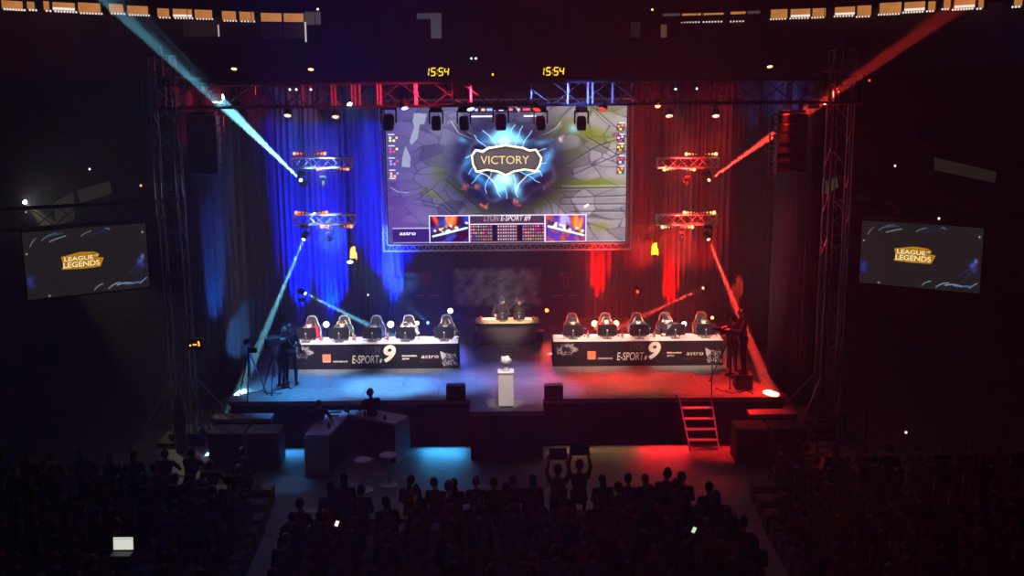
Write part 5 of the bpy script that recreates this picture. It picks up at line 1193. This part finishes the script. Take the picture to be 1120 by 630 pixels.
# ================================================================== CASTER DESK ON THE HALL FLOOR
zt2 = 1.03
T = lambda px, py: PZ(px, py, zt2)
tp = [T(333.5, 475.5), T(359, 476.3), T(380.7, 452.8), T(431.5, 463.6), T(446.8, 454.8), T(390.9, 444.5), T(356.6, 448.3)]
cx = sum((p.x for p in tp))/7; cy = sum((p.y for p in tp))/7
r = thing('angled_desk', 'white V-shaped commentator desk standing on the hall floor before the stage', 'desk', (cx, cy, 0))
pp = [(p.x-cx, p.y-cy) for p in tp]
dw = mat('lilac_white_laminate', (.62, .57, .66), .4); MB().prism(pp, zt2-.06, zt2).build('desktop', dw, r)
def wallpanel(i, j, t=.03, m=dw, nm='end_panel', ins=.0):
    p, q_ = Vector((*pp[i], 0)), Vector((*pp[j], 0)); d = (q_-p).normalized(); n = Vector((-d.y, d.x, 0))*t
    MB().prism([(p.x, p.y), (q_.x, q_.y), (q_.x-n.x, q_.y-n.y), (p.x-n.x, p.y-n.y)], 0.0, zt2-.065).build(nm, m, r)
wallpanel(0, 1); wallpanel(3, 4); wallpanel(1, 2, .02, black, 'inner_panel'); wallpanel(2, 3, .02, black, 'inner_panel'); wallpanel(6, 0); wallpanel(4, 5, .03); wallpanel(5, 6, .03)
def on_desk(px, py): return PZ(px, py, zt2)
for (px, py, s, rz, lab) in ((366.8, 451.2, (.30, .12), .1, 'black keyboard on the left wing of the white V-shaped desk, rear one'), (365, 455, (.26, .10), .1, 'black keyboard on the left wing of the white V-shaped desk, front one')):
    q = on_desk(px, py); rr = thing('keyboard', lab, 'keyboard', (q.x, q.y, zt2), rz); MB().box((0, 0, .012), (*s, .022), bev=.004).build('case', black, rr)
    m = MB(); [m.box((-s[0]/2+.02+i*.022, -s[1]/2+.02+j*.02, .026), (.017, .015, .006)) for i in range(int((s[0]-.03)/.022)) for j in range(int((s[1]-.02)/.02))]; m.build('keys', greypl, rr)
for (px, py, lab) in ((378, 450.5, 'small dark cup behind the corner of the white V-shaped desk'), (381, 451.5, 'dark microphone base at the inner corner of the white V-shaped desk'), (399, 455, 'small dark bottle on the right wing of the white V-shaped desk'), (421, 459, 'small dark cup at the right end of the white V-shaped desk'), (360, 468.5, 'small dark bottle at the front left end of the white V-shaped desk')):
    q = on_desk(px, py); rr = thing('cup' if 'cup' in lab else ('microphone' if 'microphone' in lab else 'bottle'), lab, 'cup' if 'cup' in lab else ('microphone' if 'microphone' in lab else 'bottle'), (q.x, q.y, zt2))
    MB().lathe([(.001, 0), (.035, 0), (.038, .10), (.02, .12), (.001, .12)], n=12).build('body', black, rr)
    if 'cup' not in lab: MB().lathe([(.015, .118), (.015, .17), (.001, .17)], n=10).build('neck', black, rr)
for (px, py, rz, lab) in ((362, 464, .3, 'pale paper sheet on the left wing of the white V-shaped desk'), (371, 458.5, -.3, 'second pale paper sheet on the left wing of the V-shaped desk, further back'), (411, 456.8, .2, 'pale paper sheet on the right wing of the white V-shaped desk')):
    q = on_desk(px, py); tag(MB().box((0, 0, .002), (.21, .30, .003)).build('paper_sheet', mat('grey_paper', (.45, .43, .5), .6), None, (q.x, q.y, zt2+.001), (0, 0, rz)), lab, 'paper')
# small red light on desk
q = on_desk(392, 453.5); rr = thing('audio_box', 'small audio box with a red light on the right wing of the white V-shaped desk', 'device', (q.x, q.y, zt2)); MB().box((0, 0, .02), (.12, .09, .04), bev=.006).build('body', greyp2, rr); MB().ell((0, -.046, .025), .008, 8, 6).build('indicator', emat('ind_redlow', (1, .1, .1), 1.2), rr)
zf = 0
sil = shirt('silhouette', (.02, .02, .024))
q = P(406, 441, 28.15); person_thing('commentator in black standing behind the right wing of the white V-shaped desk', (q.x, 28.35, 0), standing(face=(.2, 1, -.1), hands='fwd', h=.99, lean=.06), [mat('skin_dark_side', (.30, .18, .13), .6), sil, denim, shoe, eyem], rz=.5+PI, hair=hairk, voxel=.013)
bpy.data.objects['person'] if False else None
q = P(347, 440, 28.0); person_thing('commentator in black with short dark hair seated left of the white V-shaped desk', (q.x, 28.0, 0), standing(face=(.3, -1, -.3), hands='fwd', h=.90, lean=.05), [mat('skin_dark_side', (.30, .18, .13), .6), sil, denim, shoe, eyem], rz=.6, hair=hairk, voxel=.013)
# bar stools
def stool(px, py, lab):
    q = PZ(px, py, .76); r = thing('bar_stool', lab, 'stool', (q.x, q.y, 0), 0, 'bar stools by the V-shaped desk')
    MB().lathe([(.001, .72), (.16, .72), (.215, .74), (.22, .76), (.20, .775), (.001, .765)], n=24).build('seat', mat('stool_seat', (.55, .5, .58), .4), r)
    MB().cyl((0, 0, .03), (0, 0, .72), .028, n=12).build('column', alu, r); MB().lathe([(.001, .0), (.22, .0), (.22, .015), (.04, .04), (.001, .04)], n=24).build('base', alu, r)
    MB().lathe([(.15, .25), (.16, .26), (.15, .27), (.14, .26), (.15, .25)], n=20).cyl((0, 0, .26), (.15, 0, .26), .01, n=6).build('footrest', alu, r); return r
stool(397.2, 503, 'round white bar stool in front of the left wing of the V-shaped desk')
stool(424.5, 497.5, 'round white bar stool partly hidden beside the right leg of the V-shaped desk')
# blue clad object by left tower: draped case
q = P(196, 450, 28.6); r = thing('light_cover', 'blue-lit cloth cover hanging over a stand beside the left truss tower', 'cover', (q.x, 28.6, 0))
MB().lathe([(.16, 0), (.15, .5), (.20, 1.0), (.13, 1.35), (.06, 1.6), (.001, 1.62)], n=18).build('cloth', mat('cover_cloth', (.2, .2, .22), .8), r); MB().cyl((0, 0, 0), (0, 0, 1.7), .02).build('pole', darkmetal, r)
q = P(921, 450, 28.6); r = thing('light_cover', 'red-lit cloth cover hanging over a stand beside the right truss tower', 'cover', (q.x, 28.6, 0))
MB().lathe([(.14, 0), (.12, .5), (.18, .9), (.10, 1.25), (.05, 1.6), (.001, 1.62)], n=18).build('cloth', MATS['cover_cloth'], r); MB().cyl((0, 0, 0), (0, 0, 1.7), .02).build('pole', darkmetal, r)
# crowd barrier in the red light at right
def barrier(px0, py0, px1, py1, lab):
    a = PZ(px0, py0, 0); b = PZ(px1, py1, 0); d = b-a; L = d.length; r = thing('crowd_barrier', lab, 'barrier', a, math.atan2(d.y, d.x), 'steel crowd barriers')
    m = MB(); m.tube([Vector((0, 0, .05)), Vector((0, 0, 1.05)), Vector((L, 0, 1.05)), Vector((L, 0, .05))], .02, 8); m.cyl((0, 0, .25), (L, 0, .25), .015, n=6); m.build('frame', darkmetal, r)
    m = MB(); n = int(L/.13); [m.cyl((L*k/n, 0, .25), (L*k/n, 0, 1.05), .008, n=5) for k in range(1, n)]; m.build('bars', darkmetal, r)
    for x in (.2, L-.2): MB().box((x, 0, .02), (.05, .5, .03)).build('foot', darkmetal, r)
barrier(893, 500, 946, 492, 'steel crowd barrier in the patch of red light on the right')
# ================================================================== TERRACE
def rowY(k): return 23.38-.86*k
def rowZ(k): return 0 if k <= 0 else .10*k
terr = mat('terrace_concrete', (.09, .09, .095), .8); stepm = mat('aisle_step_concrete', (.32, .33, .35), .6)
def aisleL(y):   # world x of the left aisle centre at depth y
    a = PZ(318, 540, 0); b = PZ(286, 612, .6); t = (y-a.y)/(b.y-a.y); return a.x+(b.x-a.x)*t
def aisleR(y):
    a = PZ(806, 545, 0); b = PZ(842, 605, .6); t = (y-a.y)/(b.y-a.y); return a.x+(b.x-a.x)*t
AW = .62
NR = 11
# terrace structure: left, centre and right blocks with bench steps
for nm, fx0, fx1 in (('left', lambda y: -14.5, lambda y: aisleL(y)-AW/2), ('centre', lambda y: aisleL(y)+AW/2, lambda y: aisleR(y)-AW/2), ('right', lambda y: aisleR(y)+AW/2, lambda y: 14.5)):
    m = MB()
    for k in range(-2 if nm != 'centre' else 0, NR):
        y = rowY(k); z = rowZ(k)
        if z > 0: m.prism([(fx0(y+.30), y+.30), (fx1(y+.30), y+.30), (fx1(y-.56), y-.56), (fx0(y-.56), y-.56)], 0 if k < 3 else z-.6, z)
        m.prism([(fx0(y), y+.02), (fx1(y), y+.02), (fx1(y), y-.38), (fx0(y), y-.38)], z, z+.42)
    o = m.build('floor_terrace_'+nm, terr); struct(o)
for nm, fn in (('left', aisleL), ('right', aisleR)):
    m = MB()
    for k in range(1, NR):
        y = rowY(k)+.30
        for h_ in (0, 1):
            z = rowZ(k)-.05*(1-h_); yy = y-.43*h_; x = fn(yy); m.prism([(x-AW/2, yy), (x+AW/2, yy), (x+AW/2, yy-.43), (x-AW/2, yy-.43)], max(0, z-.5), z)
    struct(m.build('floor_aisle_steps_'+nm, stepm))
    e = MB()
    for k in range(1, NR):
        for h_ in (0, 1):
            z = rowZ(k)-.05*(1-h_); yy = rowY(k)+.30-.43*h_; x = fn(yy); e.box((x, yy-.02, z+.002), (AW, .04, .01))
# ================================================================== AUDIENCE
cols = [('plum', (.055, .025, .05)), ('navy', (.02, .025, .055)), ('charcoal', (.03, .03, .032)), ('maroon', (.06, .015, .018)), ('olive', (.035, .035, .02)), ('grey', (.085, .08, .085)), ('violet', (.07, .05, .09))]
variants = []
skind = mat('audience_skin', (.35, .22, .16), .6)
VD = [('plum', hairk, 0, dict(hands='lap', head=(0, -.10, 1.24), face=(0, -1, -.1))), ('navy', hairb, .22, dict(hands='lap', head=(.02, -.12, 1.21), face=(.2, -1, -.05))),
      ('charcoal', hairk, 0, dict(hands='lap', head=(-.02, -.16, 1.20), face=(-.3, -1, -.2), lean=.16)), ('maroon', hairb, .12, dict(hands='lap', head=(0, -.08, 1.25), face=(0, -1, 0))),
      ('olive', hairb, 0, dict(hands='lap', head=(.03, -.10, 1.23), face=(.5, -1, -.1))), ('grey', hairk, 0, dict(hands='desk', head=(0, -.20, 1.17), face=(0, -1, -.5), lean=.2)), ('violet', hairb, .18, dict(hands='lap', head=(-.03, -.10, 1.22), face=(-.4, -1, 0)))]
for nm, hr, lg, kw in VD:
    r = thing('spectator', 'spectator', 'person'); J = seated(seat=.43, **kw)
    person(r, J, [skind, cloth('top_'+nm, dict(cols)[nm]), denim, shoe, eyem], voxel=.022, fingers=False, hair=hr, hair_long=lg); index_kids(r); variants.append([r, nm, False])
upv = thing('spectator', 'spectator holding up a sign', 'person'); J = seated(seat=.43, hands='up', head=(0, -.06, 1.25), face=(0, -1, .1))
person(upv, J, [skind, cloth('top_grey', (.085, .08, .085)), denim, shoe, eyem], voxel=.013, fingers=True, hair=hairk); index_kids(upv)
cnt = 0
ORD = ['first', 'second', 'third', 'fourth', 'fifth', 'sixth', 'seventh', 'eighth', 'ninth', 'tenth', 'eleventh', 'twelfth', '13th', '14th', '15th', '16th', '17th', '18th', '19th', '20th', '21st', '22nd', '23rd', '24th', '25th']
rnd = random.Random(11)
def project(p):
    R = co.rotation_euler.to_matrix().transposed(); q = R@(Vector(p)-Vector((0, 0, CZ))); return 560+F*q.x/-q.z, 315-F*q.y/-q.z
def place(x, y, z, block, k, j, near, v=None, extra=None):
    global cnt
    px, py = project((x, y, z+1.2))
    if px < -12 or px > 1132 or py > 640: return None
    v = v if v is not None else rnd.randrange(len(variants)); V_ = variants[v]
    o = V_[0] if not V_[2] else copy_tree(V_[0]); V_[2] = True
    o.location = (x, y, z); o.rotation_euler = (0, 0, PI+rnd.uniform(-.25, .25)); s = rnd.uniform(.93, 1.04); o.scale = (s, s, s)
    if extra: o['label'] = extra
    else:
        row = k+3 if block != 'centre' else k+1
        o['label'] = 'spectator in dark %s top, %s audience block, %s row, %s seat from %s' % (V_[1], block, ORD[row-1], ORD[j], near)
    o['group'] = 'seated audience in the dark hall'; cnt += 1
    return o
# front row silhouettes measured in the photograph (head centre pixels)
front = [(377, 523), (448, 524), (475, 527), (497, 528), (520.5, 526), (542, 527), (561, 525), (583, 524), (612, 518), (639, 518), (660, 523), (686, 523), (707, 522.5), (729.5, 517), (746.5, 521)]
desc = {377: 'spectator silhouetted in front of the white V-shaped desk', 448: 'spectator with a round head against the blue floor glow, below the right desk leg', 475: 'front-row spectator in the blue floor glow, one seat right of the desk leg', 497: 'front-row spectator in the middle of the blue floor glow', 520.5: 'front-row spectator at the right end of the blue floor glow',
        542: 'front-row spectator below the stage tongue, left of centre', 561: 'front-row spectator exactly below the trophy plinth', 583: 'front-row spectator left of the first raised sign', 598: 'front-row spectator squeezed beside the first raised sign', 660: 'front-row spectator right of the second raised sign', 672: 'smaller front-row spectator, second right of the raised signs',
        686: 'front-row spectator, third right of the raised signs', 707: 'front-row spectator in the red glow, left of the tall one', 729.5: 'tall front-row spectator standing out against the red floor', 746.5: 'rightmost front-row spectator against the red floor below the metal steps'}
i_ = 0
for (px, py) in front:
    YR0 = rowY(0)-.18; q = P(px, py, YR0+.1); fs_ = max(.9, min(1.12, q.z/1.24)); q.y = YR0
    if px in (612, 639):
        w_ = 'left' if px == 612 else 'right'
        o = upv if px == 612 else copy_tree(upv)
        o.location = (q.x, q.y, 0); o.rotation_euler = (0, 0, PI); o['label'] = 'spectator holding a dark sign overhead, %s one of two in the front row' % w_; o['group'] = 'seated audience in the dark hall'
        a, b = ((600.6, 490), (620, 503)) if px == 612 else ((623.5, 484), (644.5, 498))
        Ys = q.y+.02; c0 = P(*a, Ys); c1 = P(*b, Ys); W = c1.x-c0.x; Hh = c0.z-c1.z
        dz = (Hh/2)
        # hands reach the sign's lower edge
        topz = 0+1.24*1.0
        sg_ = thing('hand_sign', 'dark rectangular sign held up by both hands, %s one of two in the front row' % w_, 'sign', ((c0.x+c1.x)/2, Ys, (c0.z+c1.z)/2))
        MB().box((0, 0, 0), (W, .015, Hh), bev=.004).build('board', matte, sg_); MB().box((0, -.009, Hh/2-.01), (W, .004, .02)).box((0, -.009, -Hh/2+.01), (W, .004, .02)).build('edge_tape', greypl, sg_)
        o.location.x = (c0.x+c1.x)/2
        tz = (c1.z+.05)-(.43+1.0+.09); o.location.z = max(0, min(.6, tz))
        if o.location.z > .05:
            st_ = tag(MB().box((0, .19-.0, o.location.z/2+.0), (.45, .40, o.location.z), bev=.01).build('seat_riser_box', black, None, (o.location.x, q.y, 0)), 'dark box seat under the spectator with the %s raised sign' % w_, 'box')
        continue
    o_ = place(q.x, q.y, 0, 'centre', 0, 0, '', extra=desc[px]); o_.scale = (fs_, fs_, fs_)
# benches for measured front row are part of terrace; other rows
for k in range(1, NR):
    y = rowY(k)-.18; z = rowZ(k)
    x = aisleL(y)+AW/2+.33; j = 0; xe = aisleR(y)-AW/2-.25
    while x < xe:
        if rnd.random() > .07: place(x+rnd.uniform(-.04, .04), y, z, 'centre', k, j, 'the left aisle')
        x += .60; j += 1
for k in range(-2, NR):
    y = rowY(k)-.18; z = rowZ(k)
    for sgn, fn, nm in ((-1, aisleL, 'left'), (1, aisleR, 'right')):
        if k == -2 and sgn > 0: pass
        x = fn(y)+sgn*(AW/2+(.33 if k >= 1 else .7)); j = 0
        if k < 1: 
            if sgn < 0: x = min(x, P(292, 520, y).x)
            else: x = max(x, P(800 if k == 0 else 822, 520, y).x)
        while abs(x) < 14:
            if rnd.random() > .10: place(x+rnd.uniform(-.04, .04), y, z, nm, k, j, 'the aisle')
            x += sgn*.62; j += 1
# unused prototypes cleanup not needed: every variant is placed
# laptop and phones
def onlap(px, py, Y, kind, lab, size, glow, s):
    a = P(px, py, Y); r = thing(kind, lab, 'laptop' if kind == 'laptop' else 'phone', a, 0)
    if kind == 'laptop':
        MB().box((0, -.12, -.13), (.34, .23, .018), bev=.004).build('keyboard_base', greypl, r)
        Rm = Matrix.Rotation(-.15, 3, 'X'); MB().box((0, 0, 0), (.36, .012, .25), Rm, bev=.003).build('lid', black, r); MB().box((0, -.008, .005), (.33, .002, .21), Rm).build('display', emat('laptop_white', s2l((215, 218, 205)), 1), r); 
        MB().box((0, -.0105, .085), (.32, .001, .012), Rm).box((.03, -.0100, -.03), (.006, .001, .12), Rm).build('window_lines', emat('laptop_line', s2l((150, 152, 145)), 1), r)
    else:
        MB().box((0, 0, 0), (.075, .01, .14), Matrix.Rotation(.4, 3, 'Y'), bev=.003).build('case', black, r); MB().box((0, -.006, 0), (.065, .002, .11), Matrix.Rotation(.4, 3, 'Y')).build('display', emat('phone_'+lab[:5], glow, s), r)
onlap(135, 594.5, 17.9, 'laptop', 'open laptop with a glowing white screen among the left audience', 1, None, 1)
onlap(368.5, 572.5, 19.6, 'phone', 'bright phone screen held up in the left part of the centre block', 1, s2l((255, 220, 200)), 1.3)
onlap(759, 579.5, 19.0, 'phone', 'small pale green phone screen in the right part of the centre block', 1, s2l((200, 230, 190)), 1.0)

# ================================================================== LIGHTING
# uplights on the drapes
def up(px, Y, e, col, size=34, dz=3.2, dy=.75, dx=0, lab=None):
    a = P(px, 352, Y); a.z = SZ+.14; d = Vector((dx, dy, dz)); spot(a, a+d, e, col, size, .06, .9, 'uplight')
    if lab:
        r = thing('uplight', lab, 'stage light', (a.x, a.y, SZ)); MB().box((0, 0, .04), (.2, .16, .08), bev=.015).build('body', black, r)
        MB().cyl((0, 0, .08), (0, 0, .135), .07, n=14).build('lens_ring', greypl, r)
BL = (.0, .004, 1)
up(328, 36.9, 10000, BL, 40, lab='blue uplight behind the left lamp stand')
up(363, 37.16, 15000, BL, 60, dy=.14); up(329, 37.45, 7000, BL, 50, dy=.12); up(431, 37.7, 9000, BL, 44, dy=.12); up(357, 36.7, 15000, BL, 50, lab='blue uplight behind the first and second left players')
up(374, 36.7, 8800, BL, 40, lab='blue uplight behind the second left player')
up(418, 37.1, 7200, BL, 44, lab='blue uplight behind the third left player')
up(438, 37.2, 14000, BL, 34, lab='blue uplight behind the fourth left player')
R2 = (1, .0, .0)
up(655, 37.72, 6500, R2, 40, dy=.12, lab='red uplight behind the second right player'); up(650, 37.0, 500, R2, 60)
up(733, 37.18, 6500, R2, 44, dy=.12, lab='red uplight behind the fourth right player')
up(700, 37.0, 1500, R2, 50, lab='red uplight behind the third right player'); up(775, 36.8, 1500, R2, 40, lab='red uplight behind the fifth right player')
# colour washes from the truss
def wash(px, tgt, e, col, size, r=.1, Y=29.7, py=118, blend=.9): spot(P(px, py, Y), PZ(tgt[0], tgt[1], SZ), e, col, size, r, blend, 'wash')
wash(320, (340, 424), 11250, (.06, .38, 1), 31)
wash(400, (425, 422), 16875, (.10, .42, 1), 23)
wash(450, (490, 418), 10125, (.12, .30, 1), 23)
wash(520, (560, 410), 5062, (.45, .35, 1), 25)
wash(600, (585, 425), 3937, (.6, .35, .9), 25)
wash(640, (650, 418), 4533, (1, .10, .06), 27)
wash(700, (705, 416), 5580, (1, .07, .04), 25)
wash(790, (790, 430), 9000, (1, .02, .02), 24)
wash(860, (835, 425), 8250, (1, .02, .01), 22)
# warm white front light from the hall ceiling on the tables, desk, plinth
def front_(tgt, e, size, col=(1, .82, .68), src=(0, 20, 15)): spot(V(*src), P(*tgt), e, col, size, .25, .8, 'front_light')
for (px, tx, ty, e, c) in ((345, 358, 372, 9500, (1, .86, .74)), (440, 455, 372, 9500, (1, .86, .74)), (650, 648, 370, 7500, (1, .74, .56)), (745, 748, 370, 7500, (1, .74, .56))):
    spot(V(P(px, 110, 27.0).x, 27.0, 9.0), P(tx, ty, 32.3), e, c, 20, .12, .9, 'table_light')
for dx_ in (-.5, .5): spot(V(P(553, 110, 27.6).x+dx_, 27.6, 9.0), P(555, 348, 34.8), 8500, (1, .80, .58), 11, .12, .8, 'desk_light')
spot(V(P(553, 110, 25).x+.3, 25.0, 9.2), P(553.5, 420, 28.2), 3800, (1, .84, .82), 7, .08, .5, 'trophy_light')
# blue / red under-lip strips on the hall floor
def strip(px0, px1, py, e, col):
    a = PZ(px0, py, 0); b = PZ(px1, py, 0); c = (a+b)/2
    l = area(Vector((c.x, YF+.0-.06, .32)), Vector((c.x, YF-.35, 0)), e, col, abs(b.x-a.x), .05, 'under_stage_strip'); l.data.spread = math.radians(110); return l
strip(462, 508, 489, 11, (.05, .45, 1)); strip(303, 333, 488, 2.5, (.05, .4, 1)); strip(603, 700, 487, 1.8, (1, .55, .2)); strip(700, 752, 487, 14, (1, .02, .02))
wash(470, (480, 505), 600, (.15, .4, 1), 14, Y=28.9, py=140); 
spot(P(335, 118, 29.2), PZ(318, 530, 0), 1100, (.12, .42, 1), 9, .1, .8, 'aisle_wash')
spot(P(480, 118, 29.2), PZ(490, 505, 0), 750, (.12, .40, 1), 10, .1, .9, 'floor_wash')
spot(P(590, 118, 29.2), PZ(600, 510, 0), 400, (.5, .3, .55), 14, .1, .9, 'floor_wash')
spot(P(720, 118, 29.2), PZ(720, 505, 0), 1500, (1, .04, .06), 14, .1, .9, 'floor_wash')
spot(P(800, 118, 29.2), PZ(775, 530, 0), 600, (1, .03, .03), 12, .1, .9, 'floor_wash')
spot(P(918, 300, 30.2), PZ(922, 508, 0), 800, (1, .02, .02), 14, .05, .4, 'barrier_light')
# aisle steps glow
spot(P(300, 118, 29.0), P(285, 600, 19), 1900, (.15, .42, .8), 5.5, .1, .6, 'aisle_step_light')
# curtain side lights
spot(P(262, 430, 30.8)+V(0, .5, .4), P(236, 300, 32.2), 1200, (.02, .16, 1), 30, .1, .9, 'curtain_light')
spot(P(275, 400, 31.0), P(262, 365, 33.6), 350, (.05, .35, 1), 34, .06, .6, 'curtain_light')
spot(P(300, 118, 30.5), P(240, 250, 32), 500, (.02, .12, 1), 26, .1, .9, 'curtain_light')
spot(P(835, 430, 30.8)+V(0, .4, .4), P(862, 255, 32.0), 3500, (1, .01, .02), 26, .1, .7, 'curtain_light')
spot(P(800, 118, 30.5), P(850, 260, 32.4), 350, (1, .01, .06), 26, .1, .9, 'curtain_light')
# extra unseen spots heightening the beams' hot patches at both stage corners
spot(P(262, 350, 29.6), PZ(262, 428, SZ), 500, (.35, .8, 1), 26, .05, .5, 'floor_hot')
spot(P(815, 350, 30.4), PZ(842, 431, SZ), 260, (1, .30, .02), 12, .04, .6, 'floor_hot'); spot(P(820, 330, 30.2), PZ(815, 425, SZ), 900, (1, .02, .01), 45, .06, .8, 'floor_hot')
# cross lights that catch the truss braces: red from right on the left half, blue on the right half
for px, tx, c in ((545, 370, (1, .02, .06)), (545, 440, (1, .02, .06)), (545, 500, (1, .02, .06)), (550, 660, (.15, .22, 1)), (550, 610, (.15, .22, 1))):
    spot(P(px, 104, 28.3), P(tx, 103, 29.5), 2600, c, 22, .05, .8, 'truss_cross')
for px, e, c in ((212, 300, (.02, .12, 1)), (898, 300, (1, .02, .10))):
    dx = 90 if px < 500 else -90
    spot(P(px+dx*.8, 425, 29.2), P(px, 210, 29.5), e*4, c, 26, .06, .8, 'tower_light')
# blue-red light on mini trusses
for px, py, c in ((352, 205, (.3, .5, 1)), (352, 262, (.35, .55, 1)), (752, 205, (1, .015, .015)), (752, 264, (1, .02, .015))):
    spot(P(px, py+16, 32.4), P(px, py-22, 33.5), 500 if px < 500 else 1500, c, 48, .06, .8, 'truss_glow')
# screen frame edge light
spot(P(430, 300, 35.6), P(438, 268, 36.4), 300, (.02, .08, 1), 80, .05, .8, 'frame_light'); spot(P(668, 300, 35.6), P(655, 268, 36.4), 300, (1, .05, .04), 80, .05, .8, 'frame_light')
for px in (470, 553, 635): spot(P(px, 122, 29.6), P(px, 268, 36.4), 260, (.7, .6, .85), 11, .1, .9, 'frame_light')
# backdrop faint grey light
spot(P(553, 122, 30), P(540, 312, 38), 350, (.75, .7, .85), 14, .2, .9, 'mural_light')
spot(P(553, 122, 30), P(466, 305, 38), 120, (.8, .3, .6), 9, .2, .9, 'mural_light'); spot(P(553, 122, 30), P(619, 305, 38), 120, (1, .3, .4), 9, .2, .9, 'mural_light')
spot(P(735, 380, 25), P(763, 462, 28.4), 900, (1, .02, .04), 16, .05, .7, 'steps_light')
for px in (640, 700, 765): spot(V(P(px, 300, 36.4).x, 36.4, 6.2), V(P(px, 355, 33).x, 33, 2.3), 2200, (1, .01, .01), 28, .08, .9, 'back_light')
for px in (350, 410, 480): spot(V(P(px, 300, 36.4).x, 36.4, 6.2), V(P(px, 355, 33).x, 33, 2.3), 1200, (.03, .12, 1), 28, .08, .9, 'back_light')
# very weak unseen area fills, added for a faint purple ambient
area(V(0, 30, 21), V(0, 30, 0), 3, (.35, .25, 1), 30, 30, 'house_light')  # added unseen ambient fill
area(V(0, 12, 14), V(0, 20, 0), 6, (.8, .35, 1), 16, 4, 'house_light')  # added unseen ambient fill

# haze: real scattering air in the whole hall
w = bpy.data.worlds.new('hall_air'); bpy.context.scene.world = w; w.use_nodes = True; nt = w.node_tree
nt.nodes['Background'].inputs[0].default_value = (0, 0, 0, 1)
v = nt.nodes.new('ShaderNodeVolumeScatter'); v.inputs['Density'].default_value = .0026; v.inputs['Color'].default_value = (1, 1, 1, 1); v.inputs['Anisotropy'].default_value = .5
nt.links.new(v.outputs[0], nt.nodes['World Output'].inputs['Volume'])
sc = bpy.context.scene
sc.view_settings.view_transform = 'Standard'; sc.view_settings.look = 'None'; sc.view_settings.gamma = 1; sc.view_settings.exposure = 0; sc.view_settings.use_curve_mapping = False
sc.cycles.volume_bounces = 0; sc.cycles.max_bounces = 4; sc.cycles.diffuse_bounces = 2; sc.cycles.use_denoising = True; sc.cycles.sample_clamp_indirect = 4
